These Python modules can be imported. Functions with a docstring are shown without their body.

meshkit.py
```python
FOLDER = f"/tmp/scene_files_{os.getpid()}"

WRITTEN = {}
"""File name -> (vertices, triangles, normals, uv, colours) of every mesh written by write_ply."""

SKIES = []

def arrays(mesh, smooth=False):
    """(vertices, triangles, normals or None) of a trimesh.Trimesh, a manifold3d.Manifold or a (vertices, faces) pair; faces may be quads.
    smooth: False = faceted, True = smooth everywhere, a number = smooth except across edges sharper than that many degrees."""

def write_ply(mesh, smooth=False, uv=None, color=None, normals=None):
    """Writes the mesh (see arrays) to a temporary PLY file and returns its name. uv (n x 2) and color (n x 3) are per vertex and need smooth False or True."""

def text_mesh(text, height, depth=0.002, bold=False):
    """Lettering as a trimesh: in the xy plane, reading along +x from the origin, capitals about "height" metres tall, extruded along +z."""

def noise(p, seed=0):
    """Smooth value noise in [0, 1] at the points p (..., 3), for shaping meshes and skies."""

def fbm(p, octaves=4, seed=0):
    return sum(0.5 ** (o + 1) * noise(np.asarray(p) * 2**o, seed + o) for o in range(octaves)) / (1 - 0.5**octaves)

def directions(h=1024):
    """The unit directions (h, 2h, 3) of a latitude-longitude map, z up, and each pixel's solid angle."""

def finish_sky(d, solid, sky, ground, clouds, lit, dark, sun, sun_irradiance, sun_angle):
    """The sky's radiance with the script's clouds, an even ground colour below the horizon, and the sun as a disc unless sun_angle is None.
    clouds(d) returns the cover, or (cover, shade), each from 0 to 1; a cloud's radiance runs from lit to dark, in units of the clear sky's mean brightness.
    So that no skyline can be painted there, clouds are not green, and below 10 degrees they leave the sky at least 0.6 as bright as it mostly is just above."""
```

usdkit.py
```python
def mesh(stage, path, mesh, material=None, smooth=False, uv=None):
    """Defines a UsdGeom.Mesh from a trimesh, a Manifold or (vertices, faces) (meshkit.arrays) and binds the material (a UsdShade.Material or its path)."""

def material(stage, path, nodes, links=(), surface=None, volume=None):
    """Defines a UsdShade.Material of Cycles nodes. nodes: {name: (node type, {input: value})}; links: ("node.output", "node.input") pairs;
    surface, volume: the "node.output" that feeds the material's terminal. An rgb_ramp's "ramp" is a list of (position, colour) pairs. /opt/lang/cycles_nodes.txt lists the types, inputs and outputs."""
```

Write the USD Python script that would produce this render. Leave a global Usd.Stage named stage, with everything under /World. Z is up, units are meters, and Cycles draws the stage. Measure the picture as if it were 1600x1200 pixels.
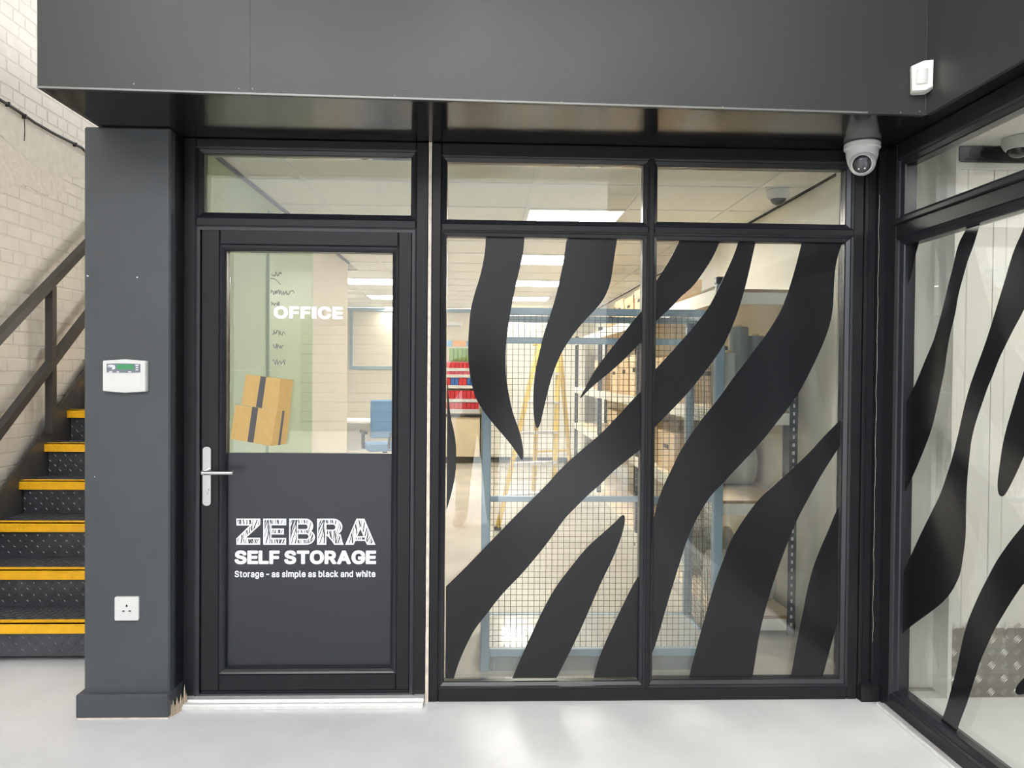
import math, random
import numpy as np
import trimesh
import manifold3d as m3
import shapely
from shapely.geometry import Polygon, box as sbox, LineString
from shapely import affinity
import usdkit, meshkit
from pxr import Usd, UsdGeom, UsdLux, UsdShade, Gf

random.seed(7)
RNG = np.random.default_rng(7)
stage = Usd.Stage.CreateInMemory()
UsdGeom.SetStageUpAxis(stage, UsdGeom.Tokens.z)
UsdGeom.SetStageMetersPerUnit(stage, 1.0)
UsdGeom.Xform.Define(stage, '/World')

# ------------------------------------------------------------------ camera
F, EYE = 1202.0, 1.37
YAW, PITCH, ROLL = math.atan(43 / F), math.radians(-0.85), -0.0085
fw = np.array([math.sin(YAW) * math.cos(PITCH), math.cos(YAW) * math.cos(PITCH), math.sin(PITCH)])
_r = np.array([math.cos(YAW), -math.sin(YAW), 0.0])
_u = np.cross(_r, fw)
RT, UP = math.cos(ROLL) * _r - math.sin(ROLL) * _u, math.cos(ROLL) * _u + math.sin(ROLL) * _r
CAM = np.array([0.0, 0.0, EYE])
cam = UsdGeom.Camera.Define(stage, '/World/camera')
cam.CreateFocalLengthAttr(F / 1600 * 36.0)
cam.CreateHorizontalApertureAttr(36.0)
cam.CreateVerticalApertureAttr(27.0)
cam.CreateClippingRangeAttr(Gf.Vec2f(0.02, 300))
cam.CreateExposureAttr(0.48)
mat = Gf.Matrix4d(*RT, 0, *UP, 0, *(-fw), 0, *CAM, 1)
UsdGeom.Xformable(cam).AddTransformOp().Set(mat)

# ------------------------------------------------------------------ sky
SKY = 5.0
sky_mat = usdkit.material(stage, '/World/Looks/sky', {
    'tc': ('texture_coordinate', {}),
    'n': ('noise_texture', {'scale': 2.6, 'detail': 7.0, 'roughness': 0.55}),
    'r': ('rgb_ramp', {'ramp': [(0.36, (0.42, 0.66, 1.0)), (0.50, (1.0, 0.98, 0.955))]}),
    'b': ('background_shader', {'strength': SKY})},
    [('tc.generated', 'n.vector'), ('n.fac', 'r.fac'), ('r.color', 'b.color')], surface='b.background')
dome = UsdLux.DomeLight.Define(stage, '/World/sky_dome')
dome.CreateIntensityAttr(1.0)
UsdShade.MaterialBindingAPI.Apply(dome.GetPrim()).Bind(sky_mat)
LAMP = 23.0          # radiance of the LED ceiling panels


# ------------------------------------------------------------------ helpers
def ray(px, py):
    return fw + RT * (px - 800) / F - UP * (py - 600) / F


def at_y(px, py, Y):
    d = ray(px, py)
    return CAM + d * (Y / d[1])


def at_x(px, py, X):
    d = ray(px, py)
    return CAM + d * (X / d[0])


def at_z(px, py, Z):
    d = ray(px, py)
    return CAM + d * ((Z - EYE) / d[2])


_names = {}


def numbered(parent, name):
    k = (parent, name)
    n = _names.get(k, 0)
    _names[k] = n + 1
    return name if n == 0 else f'{name}_{n:03d}'


class Thing:
    def __init__(self, path, loc):
        self.path, self.loc = path, np.asarray(loc, float)


def tag(prim, label=None, category=None, group=None, kind=None):
    for k, v in (('label', label), ('category', category), ('group', group), ('kind', kind)):
        if v:
            prim.SetCustomDataByKey(k, v)


def thing(name, label, category, loc=(0, 0, 0), rotz=0.0, group=None, kind=None):
    path = '/World/' + numbered('/World', name)
    x = UsdGeom.Xform.Define(stage, path)
    x.AddTranslateOp().Set(Gf.Vec3d(*map(float, loc)))
    if rotz:
        x.AddRotateZOp().Set(float(rotz))
    tag(x.GetPrim(), label, category, group, kind)
    return Thing(path, loc)


def tm(mesh):
    if hasattr(mesh, 'to_mesh') or isinstance(mesh, (tuple, list)):
        v, f, _ = meshkit.arrays(mesh)
        return trimesh.Trimesh(v, f, process=False)
    return mesh


def part(parent, name, mesh, material, smooth=False, label=None, kind=None, world=True):
    """A mesh below a thing (or below a part, given as its path). Coordinates are the world's unless world=False."""
    m = tm(mesh).copy()
    base = parent.path if isinstance(parent, Thing) else parent[0]
    loc = parent.loc if isinstance(parent, Thing) else parent[1]
    if world:
        m.apply_translation(-loc)
    path = base + '/' + numbered(base, name)
    g = usdkit.mesh(stage, path, m, material, smooth)
    tag(g.GetPrim(), label, None, None, kind)
    return (path, loc if world else np.zeros(3))


def solo(name, mesh, material, label, category=None, group=None, kind=None, smooth=False, loc=None):
    """A thing that is one mesh."""
    m = tm(mesh).copy()
    path = '/World/' + numbered('/World', name)
    if loc is not None:
        m.apply_translation(-np.asarray(loc, float))
    g = usdkit.mesh(stage, path, m, material, smooth)
    if loc is not None:
        g.AddTranslateOp().Set(Gf.Vec3d(*map(float, loc)))
    tag(g.GetPrim(), label, category, group, kind)
    return (path, np.zeros(3) if loc is None else np.asarray(loc, float))


def dup(src, label, loc, rotz=0.0, group=None):
    was = stage.GetPrimAtPath(src.path)
    name = src.path.rsplit('/', 1)[1]
    path = '/World/' + numbered('/World', name)
    x = UsdGeom.Xform.Define(stage, path)
    x.GetPrim().GetReferences().AddInternalReference(src.path)
    x.ClearXformOpOrder()
    x.AddTranslateOp(opSuffix='at').Set(Gf.Vec3d(*map(float, loc)))
    if rotz:
        x.AddRotateZOp(opSuffix='turn').Set(float(rotz))
    tag(x.GetPrim(), label, was.GetCustomDataByKey('category'), group or was.GetCustomDataByKey('group'))
    x.GetPrim().SetInstanceable(True)
    return x


def cat(*ms):
    return trimesh.util.concatenate([tm(m) for m in ms])


def bx(x0, x1, y0, y1, z0, z1):
    m = trimesh.creation.box((abs(x1 - x0), abs(y1 - y0), abs(z1 - z0)))
    m.apply_translation(((x0 + x1) / 2, (y0 + y1) / 2, (z0 + z1) / 2))
    return m


def rbx(x0, x1, y0, y1, z0, z1, r=0.003):
    """A box with chamfered edges."""
    c = np.array([(x0 + x1) / 2, (y0 + y1) / 2, (z0 + z1) / 2])
    h = np.abs([x1 - x0, y1 - y0, z1 - z0]) / 2
    r = min(r, 0.45 * h.min())
    pts = []
    for s in np.ndindex(2, 2, 2):
        sg = np.array(s) * 2 - 1
        for k in range(3):
            q = h - r
            q[k] = h[k]
            pts.append(c + sg * q)
    return trimesh.convex.convex_hull(np.array(pts))


def rod(a, b, r, n=10):
    return trimesh.creation.cylinder(radius=r, segment=[a, b], sections=n)


def beam(a, b, w, h, up=(0, 0, 1)):
    """A rectangular bar from a to b."""
    a, b = np.asarray(a, float), np.asarray(b, float)
    d = b - a
    L = np.linalg.norm(d)
    d = d / L
    s = np.cross(d, up)
    s = s / np.linalg.norm(s)
    u = np.cross(s, d)
    m = trimesh.creation.box((L, w, h))
    T = np.eye(4)
    T[:3, 0], T[:3, 1], T[:3, 2], T[:3, 3] = d, s, u, (a + b) / 2
    m.apply_transform(T)
    return m


def tube(points, r, n=8):
    p = np.asarray(points, float)
    parts = [rod(p[i], p[i + 1], r, n) for i in range(len(p) - 1)]
    parts += [trimesh.creation.icosphere(1, r).apply_translation(q) for q in p[1:-1]]
    return cat(*parts)


def lathe(profile, n=32):
    return trimesh.creation.revolve(np.array(profile, float), sections=n)


FRONT = np.eye(4)                          # a wall that faces -Y: (u, v, w) -> (x, y + v, z)
SIDE = np.array([[0, 1, 0, 0], [-1, 0, 0, 0], [0, 0, 1, 0], [0, 0, 0, 1.0]])   # a wall that faces -X: u = -y


def wallmat(kind, plane):
    T = (FRONT if kind == 'front' else SIDE).copy()
    T[1 if kind == 'front' else 0, 3] = plane
    return T


def sweep_rect(u0, u1, w0, w1, profile, T):
    """A mitred rectangular moulding. profile: closed ring of (inset from the rectangle, depth v)."""
    vs, fs = [], []
    n = len(profile)
    for i, v in profile:
        vs += [(u0 + i, v, w0 + i), (u1 - i, v, w0 + i), (u1 - i, v, w1 - i), (u0 + i, v, w1 - i)]
    for k in range(n):
        k2 = (k + 1) % n
        for c in range(4):
            c2 = (c + 1) % 4
            a, b, d, e = 4 * k + c, 4 * k + c2, 4 * k2 + c2, 4 * k2 + c
            fs += [(a, b, d), (a, d, e)]
    m = trimesh.Trimesh(np.array(vs), np.array(fs), process=False)
    m.unmerge_vertices()
    m.merge_vertices()
    trimesh.repair.fix_normals(m)
    m.apply_transform(T)
    return m


def flat(poly, v_front, thick, T):
    """A flat plate from a shapely polygon in the (u, w) plane of a wall; its front is at depth v_front."""
    gs = [g for g in getattr(poly, 'geoms', [poly]) if g.geom_type == 'Polygon' and g.area > 1e-9]
    ms = [trimesh.creation.extrude_polygon(g, thick, engine='earcut') for g in gs]
    m = cat(*ms)
    A = np.array([[1, 0, 0, 0], [0, 0, -1, v_front + thick], [0, 1, 0, 0], [0, 0, 0, 1.0]])
    m.apply_transform(T @ A)
    return m


def text_shape(text, grow=0.0, bold=True):
    """Lettering as a shapely shape, capitals one unit high."""
    m = meshkit.text_mesh(text, 1.0, 0.01, bold)
    n = m.face_normals[:, 2] > 0.9
    tri = m.vertices[m.faces[n]][:, :, :2]
    s = shapely.union_all([Polygon(t).buffer(1e-4) for t in tri])
    return s.buffer(grow, join_style=2) if grow else s


def set_text(text, grow, gap, space=0.32):
    """Letters set one by one, with an even gap between them."""
    u, out = 0.0, []
    for ch in text:
        if ch == ' ':
            u += space
            continue
        g = sbox(0, 0, 0.24, 1.0).buffer(grow, join_style=2) if ch == 'I' else text_shape(ch, grow)
        out.append(affinity.translate(g, u - g.bounds[0], 0))
        u += g.bounds[2] - g.bounds[0] + gap
    return shapely.union_all(out)


def fit(s, u0, u1, w0, w1):
    a, b, c, d = s.bounds
    s = affinity.translate(s, -a, -b)
    s = affinity.scale(s, (u1 - u0) / (c - a), (w1 - w0) / (d - b), origin=(0, 0))
    return affinity.translate(s, u0, w0)


def chaikin(p, n=2):
    p = np.asarray(p, float)
    for _ in range(n):
        q = np.roll(p, -1, 0)
        p = np.stack([0.75 * p + 0.25 * q, 0.25 * p + 0.75 * q], 1).reshape(-1, 2)
    return p


# ------------------------------------------------------------------ materials
def M(name, col, rough=0.5, metal=0.0, spec=0.5, var=0.0, scale=6.0, bump=0.0, bscale=60.0, coat=0.0, rvar=0.0, **kw):
    nodes = {'p': ('principled_bsdf', {'base_color': col, 'roughness': rough, 'metallic': metal, 'specular_ior_level': spec, 'coat_weight': coat, **kw})}
    links = []
    if var or rvar or bump:
        nodes['g'] = ('geometry', {})
    if var:
        lo = tuple(max(0.0, c * (1 - var)) for c in col)
        hi = tuple(min(1.0, c * (1 + var)) for c in col)
        nodes['n'] = ('noise_texture', {'scale': scale, 'detail': 6.0, 'roughness': 0.6})
        nodes['r'] = ('rgb_ramp', {'ramp': [(0.3, lo), (0.7, hi)]})
        links += [('g.position', 'n.vector'), ('n.fac', 'r.fac'), ('r.color', 'p.base_color')]
    if rvar:
        nodes['rn'] = ('noise_texture', {'scale': scale * 0.7, 'detail': 5.0})
        nodes['rm'] = ('map_range', {'from_min': 0.3, 'from_max': 0.7, 'to_min': rough * (1 - rvar), 'to_max': rough * (1 + rvar)})
        links += [('g.position', 'rn.vector'), ('rn.fac', 'rm.value'), ('rm.result', 'p.roughness')]
    if bump:
        nodes['bn'] = ('noise_texture', {'scale': bscale, 'detail': 5.0})
        nodes['b'] = ('bump', {'strength': bump, 'distance': 0.004})
        links += [('g.position', 'bn.vector'), ('bn.fac', 'b.height'), ('b.normal', 'p.normal')]
    return usdkit.material(stage, '/World/Looks/' + name, nodes, links, surface='p.BSDF')


frame_black = M('frame_black', (0.0095, 0.0100, 0.0118), 0.36, spec=0.27, bump=0.05, bscale=300)
bead_black = M('bead_black', (0.011, 0.012, 0.015), 0.27, spec=0.5)
paint_black = M('paint_black', (0.056, 0.061, 0.068), 0.45, var=0.12, scale=3.0, bump=0.06, bscale=40, rvar=0.15)
fascia_black = M('fascia_black', (0.034, 0.034, 0.033), 0.40, var=0.08, scale=2.0, bump=0.03, bscale=14, rvar=0.15)
soffit_black = M('soffit_black', (0.010, 0.0098, 0.0095), 0.13, spec=0.40, bump=0.02, bscale=9)
vinyl_black = M('vinyl_black', (0.005, 0.005, 0.006), 0.17, spec=0.42)
panel_dark = M('panel_dark', (0.024, 0.026, 0.033), 0.32, spec=0.4, bump=0.02, bscale=30)
edge_bead = M('edge_bead', (0.22, 0.22, 0.21), 0.35, metal=0.3)
scuff_grey = M('scuff_grey', (0.13, 0.13, 0.125), 0.5)
gasket = M('gasket', (0.006, 0.006, 0.007), 0.6)
sealant = M('sealant', (0.68, 0.60, 0.50), 0.6, var=0.2, scale=30)
white_vinyl = M('white_vinyl', (0.78, 0.78, 0.80), 0.4)
white_plastic = M('white_plastic', (0.66, 0.66, 0.64), 0.3)
cream_plastic = M('cream_plastic', (0.80, 0.78, 0.70), 0.35)
grey_plastic = M('grey_plastic', (0.16, 0.18, 0.21), 0.35)
lcd_green = M('lcd_green', (0.05, 0.24, 0.10), 0.25, emission_color=(0.1, 0.6, 0.2), emission_strength=0.05)
dark_plastic = M('dark_plastic', (0.025, 0.026, 0.030), 0.18, coat=0.5)
lens_grey = M('lens_grey', (0.05, 0.055, 0.065), 0.2)
chrome = M('chrome', (0.47, 0.47, 0.49), 0.10, metal=1.0)
alu = M('aluminium', (0.80, 0.79, 0.77), 0.35, metal=0.55, var=0.08, scale=40)
floor_mat = M('floor_paint', (0.69, 0.69, 0.695), 0.36, var=0.07, scale=2.2, rvar=0.25, bump=0.03, bscale=25)
yard_mat = M('yard_concrete', (0.42, 0.41, 0.39), 0.8, var=0.15, scale=1.2)
brick_mat = M('painted_brick', (0.645, 0.615, 0.555), 0.62, var=0.06, scale=9, bump=0.5, bscale=70)
mortar_mat = M('painted_mortar', (0.60, 0.57, 0.51), 0.7, var=0.08, scale=20, bump=0.5, bscale=90)
steel_dark = M('stair_steel', (0.060, 0.058, 0.056), 0.42, metal=0.2, var=0.15, scale=12)
plate_dark = M('chequer_plate', (0.075, 0.080, 0.090), 0.28, metal=0.55, var=0.2, scale=10)
rail_steel = M('rail_steel', (0.048, 0.047, 0.045), 0.42, metal=0.2)
yellow = M('nosing_yellow', (0.93, 0.48, 0.008), 0.45, var=0.10, scale=14, bump=0.15, bscale=60)
cable_mat = M('cable_black', (0.015, 0.013, 0.014), 0.5)
cream_wall = M('cream_wall', (0.66, 0.61, 0.50), 0.6, var=0.02, scale=3)
white_wall = M('white_wall', (0.80, 0.79, 0.74), 0.55, var=0.02, scale=3)
sage_wall = M('sage_wall', (0.36, 0.47, 0.25), 0.55, var=0.03, scale=3)
sage_board = M('sage_glass_board', (0.31, 0.41, 0.19), 0.30, spec=0.2)
tile_mat = M('ceiling_tile', (0.84, 0.82, 0.75), 0.8, var=0.03, scale=60)
grid_mat = M('ceiling_grid', (0.78, 0.77, 0.73), 0.5)
blue_steel = M('blue_grey_steel', (0.27, 0.37, 0.44), 0.38, metal=0.1)
wire_mat = M('mesh_wire', (0.16, 0.15, 0.12), 0.4, metal=0.6)
ladder_yellow = M('ladder_yellow', (0.74, 0.52, 0.10), 0.4)
chip_board = M('chipboard', (0.70, 0.58, 0.42), 0.6, var=0.12, scale=60)
chip_edge = M('chipboard_edge', (0.30, 0.20, 0.11), 0.7, var=0.2, scale=90)
shelf_white = M('shelf_white', (0.76, 0.74, 0.67), 0.5)
card = M('cardboard', (0.62, 0.45, 0.28), 0.75, var=0.06, scale=15)
card_light = M('cardboard_light', (0.70, 0.54, 0.36), 0.75, var=0.06, scale=15)
hole_mat = M('hand_hole', (0.06, 0.045, 0.03), 0.8)
slot_steel = M('slotted_steel', (0.035, 0.040, 0.048), 0.4, metal=0.2)
slot_pale = M('slotted_steel_pale', (0.30, 0.30, 0.29), 0.4, metal=0.3)
slot_hole = M('slot_opening', (0.62, 0.62, 0.58), 0.6)
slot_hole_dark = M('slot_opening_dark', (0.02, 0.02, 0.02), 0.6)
film_mat = M('film_grey', (0.20, 0.22, 0.22), 0.22, coat=0.6)
film_pale = M('film_pale', (0.48, 0.50, 0.48), 0.2, coat=0.6)
red_pack = M('red_pack', (0.62, 0.03, 0.04), 0.4)
pink_pack = M('pink_pack', (0.65, 0.10, 0.14), 0.4)
blue_pack = M('blue_pack', (0.04, 0.14, 0.42), 0.4)
green_pack = M('green_pack', (0.20, 0.36, 0.10), 0.4)
orange_card = M('orange_card', (0.75, 0.38, 0.14), 0.5)
blue_card = M('blue_card', (0.22, 0.42, 0.68), 0.5)
counter_front = M('counter_front', (0.62, 0.52, 0.36), 0.5)
black_lam = M('black_laminate', (0.012, 0.012, 0.014), 0.35)
blue_fabric = M('blue_fabric', (0.10, 0.22, 0.40), 0.8)
ink = M('marker_ink', (0.02, 0.03, 0.02), 0.6)
alu_plate = M('five_bar_plate', (0.36, 0.34, 0.31), 0.32, metal=0.75, var=0.05, scale=20)
alu_bar = M('five_bar_lug', (0.62, 0.60, 0.57), 0.30, metal=0.85)
print_box_a = M('print_box_front', (0.50, 0.315, 0.10), 0.4, var=0.05, scale=80)
print_box_b = M('print_box_side', (0.41, 0.25, 0.07), 0.4, var=0.05, scale=80)
print_tape = M('print_tape', (0.055, 0.055, 0.060), 0.4)
green_tape_mat = M('green_tape', (0.16, 0.36, 0.20), 0.5)
splinter = M('bare_timber', (0.50, 0.40, 0.29), 0.8, var=0.2, scale=40)
leaf_mat = M('leaf', (0.07, 0.13, 0.03), 0.6, var=0.4, scale=3)
bark_mat = M('bark', (0.12, 0.09, 0.06), 0.9)
clad_mat = M('cladding', (0.34, 0.34, 0.33), 0.5)
shutter_mat = M('shutter_grey', (0.20, 0.22, 0.24), 0.45)
skin = M('skin', (0.55, 0.33, 0.24), 0.5)
jacket_mat = M('jacket', (0.018, 0.020, 0.030), 0.8)
trouser_mat = M('trousers_khaki', (0.36, 0.26, 0.15), 0.85, var=0.1, scale=25)
boot_mat = M('boot_tan', (0.34, 0.19, 0.08), 0.6, var=0.15, scale=30)
hair_mat = M('hair', (0.04, 0.025, 0.015), 0.6)
corridor_fill = usdkit.material(stage, '/World/Looks/corridor_fill_glow', {'e': ('emission', {'color': (1.0, 0.96, 0.88), 'strength': 11.0})}, [], surface='e.emission')  # glow of the added panels that brighten the corridor
diffuser = usdkit.material(stage, '/World/Looks/led_diffuser', {'e': ('emission', {'color': (1.0, 0.94, 0.84), 'strength': LAMP})}, [], surface='e.emission')
# window glass: see-through, mirrored by Fresnel; the index is turned round for the far face so that both faces reflect alike
glass = usdkit.material(stage, '/World/Looks/window_glass', {
    'g': ('geometry', {}),
    'ior': ('math', {'math_type': 'multiply_add', 'value2': 1 / 1.68 - 1.68, 'value3': 1.68}),
    'f': ('fresnel', {}),
    't': ('transparent_bsdf', {'color': (0.965, 0.975, 0.965)}),
    'r': ('glossy_bsdf', {'color': (1, 1, 1), 'roughness': 0.0}),
    'm': ('mix_closure', {})},
    [('g.backfacing', 'ior.value1'), ('ior.value', 'f.IOR'), ('f.fac', 'm.fac'), ('t.BSDF', 'm.closure1'), ('r.BSDF', 'm.closure2')], surface='m.closure')

# ------------------------------------------------------------------ floor and ground
office_floor = M('office_floor', (0.46, 0.43, 0.375), 0.30, var=0.08, scale=2.5, rvar=0.25)
solo('floor', cat(bx(-6, 5.2, -3.2, 3.26, -0.12, 0), bx(-6, -1.33, 3.26, 12.2, -0.12, 0)), floor_mat, 'pale grey painted concrete floor in front of the shop front and stairs', 'floor', kind='structure')
solo('floor', cat(bx(-1.33, 5.2, 3.26, 12.2, -0.12, 0)), office_floor, 'worn beige floor inside the office behind the glass', 'floor', kind='structure')
solo('ground', bx(-60, 60, -60, 60, -0.3, -0.13), yard_mat, 'grey concrete yard outside the covered entrance', 'ground', kind='structure')

roof = thing('roof', 'cream painted loading bay roof on steel beams over the shop front', 'roof', (1, 2, 4.9), kind='structure')
for k in range(9):
    part(roof, 'roof_sheet', bx(-3.0 + k * .9, -2.105 + k * .9, -0.7, 9.2, 4.95, 5.0), white_wall)
for y in (-0.6, 1.3, 3.2, 5.1, 7.0):
    part(roof, 'purlin', bx(-2.9, 5.1, y - .06, y + .06, 4.72, 4.95), white_wall)
for x in (-0.2, 2.6):
    part(roof, 'beam', cat(bx(x - .1, x + .1, -0.7, 9.2, 4.70, 4.72), bx(x - .012, x + .012, -0.7, 9.2, 4.48, 4.72), bx(x - .1, x + .1, -0.7, 9.2, 4.46, 4.48)), steel_dark)

warm_tube = usdkit.material(stage, '/World/Looks/warm_tube', {'e': ('emission', {'color': (1.0, 0.92, 0.83), 'strength': 8.0})}, [], surface='e.emission')
stair_fill = usdkit.material(stage, '/World/Looks/stair_fill_glow', {'e': ('emission', {'color': (1.0, 0.92, 0.83), 'strength': 16.0})}, [], surface='e.emission')  # glow of the added lamps beside the stairs
for k, (bx_, by_) in enumerate(((-1.9, 3.3), (-1.9, 5.4), (-1.9, 7.5))):
    bt = thing('batten_light', 'long warm white batten light under the roof above the ' + ('foot', 'middle', 'head')[k] + ' of the stairs', 'batten light', (bx_, by_, 4.72))
    part(bt, 'body', rbx(bx_ - .04, bx_ + .04, by_ - .78, by_ + .78, 4.665, 4.719, .006), white_plastic)
    part(bt, 'diffuser', rbx(bx_ - .045, bx_ + .045, by_ - .76, by_ + .76, 4.60, 4.664, .012), warm_tube)

# ------------------------------------------------------------------ front: shared planes
YF, XR = 3.18, 1.67
TF, TS = wallmat('front', YF), wallmat('side', XR)
GV = 0.040                                 # depth of the glass behind the frame face
SOF = 2.312                                # underside of the bulkhead


def fx(px, py=650):
    return at_y(px, py, YF)[0]


def fz(px, py):
    return at_y(px, py, YF)[2]


def gpt(px, py):
    p = at_y(px, py, YF + GV)
    return p[0], p[2]


def spt(px, py):
    p = at_x(px, py, XR + GV)
    return -p[1], p[2]


def bead_profile(w, d=GV):
    return [(0.0, 0.0), (w * 0.28, 0.006), (w * 0.34, 0.012), (w * 0.9, 0.020), (w, 0.026), (w, d), (w, d + 0.028), (0.0, d + 0.028)]


PANE_TH = 0.024


def pane(parent, u0, u1, w0, w1, T, label=None):
    m = trimesh.creation.box((u1 - u0, PANE_TH, w1 - w0))
    m.apply_translation(((u0 + u1) / 2, GV + PANE_TH / 2, (w0 + w1) / 2))
    m.apply_transform(T)
    return part(parent, 'pane', m, glass, label=label)


def member(u0, u1, w0, w1, T, v0=0.0, v1=0.07, r=0.004):
    m = rbx(u0, u1, v0, v1, w0, w1, r)
    m.apply_transform(T)
    return m


# ------------------------------------------------------------------ door_1
ZT = SOF
dl, dr = -1.228, -0.236
door = thing('door_1', 'black office door with a glazed top half, shop lettering and a chrome lever handle', 'door', ((dl + dr) / 2, YF, 0), kind='structure')
tg0, tg1 = fz(480, 333), fz(480, 242)      # glass of the top light
lt, lb = fz(480, 356.5), 0.050             # leaf
tb0, tb1 = lt + 0.004, tg0 - 0.022         # transom face
part(door, 'frame_jamb', member(dl, -1.178, 0.035, ZT, TF), frame_black)
part(door, 'frame_jamb', member(-0.286, dr, 0.035, ZT, TF), frame_black)
part(door, 'frame_head', member(-1.178, -0.286, tg1 + 0.026, ZT, TF), frame_black)
part(door, 'frame_transom', member(-1.178, -0.286, tb0, tb1, TF), frame_black)
p = part(door, 'glazing_bead', sweep_rect(-1.180, -0.284, tb1 - 0.002, tg1 + 0.028, bead_profile(0.026), TF), bead_black)
pane(door, -1.156, -0.308, tg0, tg1, TF, 'clear top-light glass over the door')
# frame rebate bead round the leaf
part(door, 'frame_stop', sweep_rect(-1.180, -0.284, 0.02, tb0 + 0.002, [(0, 0.0), (0.006, 0.004), (0.018, 0.004), (0.020, 0.03), (0.0, 0.03)], TF), bead_black)
L0, L1 = fx(313, 700), fx(641.5, 700)
P0, P1 = fx(351, 700), fx(611, 700)
pz0, pz1 = fz(480, 1045), fz(480, 392.5)
div = fz(480, 710)
part(door, 'leaf_stile', member(L0, P0 - 0.024, lb, lt, TF, 0.006, 0.065), frame_black)
part(door, 'leaf_stile', member(P1 + 0.024, L1, lb, lt, TF, 0.006, 0.065), frame_black)
part(door, 'leaf_rail', member(P0 - 0.024, P1 + 0.024, pz1 + 0.024, lt, TF, 0.006, 0.065), frame_black)
part(door, 'leaf_rail', member(P0 - 0.024, P1 + 0.024, lb, pz0 - 0.024, TF, 0.006, 0.065), frame_black)
part(door, 'leaf_bead', sweep_rect(P0 - 0.026, P1 + 0.026, pz0 - 0.026, pz1 + 0.026, [(0, 0.006), (0.006, 0.0), (0.013, 0.004), (0.022, 0.012), (0.026, 0.018), (0.026, GV + 0.02), (0, GV + 0.02)], TF), bead_black)
pane(door, P0, P1, div, pz1, TF, 'clear glass of the upper door')
part(door, 'lower_panel', member(P0, P1, pz0, div, TF, GV - 0.002, GV + 0.026, 0.001), panel_dark, label='dark grey lower door panel carrying the shop lettering')
part(door, 'weather_bar', member(L0, L1, 0.034, lb, TF, 0.014, 0.06, 0.004), frame_black)
thr = cat(bx(-1.215, -0.240, YF - 0.055, YF + 0.08, 0.0, 0.022), bx(-1.215, -0.240, YF - 0.030, YF + 0.08, 0.022, 0.030), rbx(-1.215, -0.240, YF - 0.062, YF - 0.05, 0.0, 0.016, 0.004))
part(door, 'threshold', thr, alu, label='pale metal door threshold strip')
# handle
hx, hz0, hz1 = fx(323.5, 745), fz(323, 790), fz(323, 698)
plate = Polygon([(hx - 0.002, hz0), (hx + 0.002, hz0), (hx + 0.002, hz1), (hx - 0.002, hz1)]).buffer(0.0145, 8)
plate = affinity.scale(plate, 1, (hz1 - hz0) / (hz1 - hz0 + 0.029))
pl = part(door, 'handle_backplate', flat(plate, -0.004, 0.012, TF), chrome, label='chrome handle backplate')
hz = fz(323, 736.5)
ax = at_y(365, 736, YF - 0.05)[0]
lev = cat(rod((hx, YF - 0.003, hz), (hx, YF - 0.052, hz), 0.0105, 20), rod((hx, YF - 0.05, hz), (ax - 0.008, YF - 0.05, hz), 0.0092, 20),
    trimesh.creation.icosphere(2, 0.0105).apply_translation((hx, YF - 0.05, hz)), trimesh.creation.icosphere(2, 0.0092).apply_translation((ax - 0.008, YF - 0.05, hz)), rod((hx, YF - 0.003, hz), (hx, YF - 0.012, hz), 0.0145, 24))
part(door, 'handle_lever', lev, chrome, smooth=40, label='chrome lever pointing right')
kz = fz(323, 768)
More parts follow.
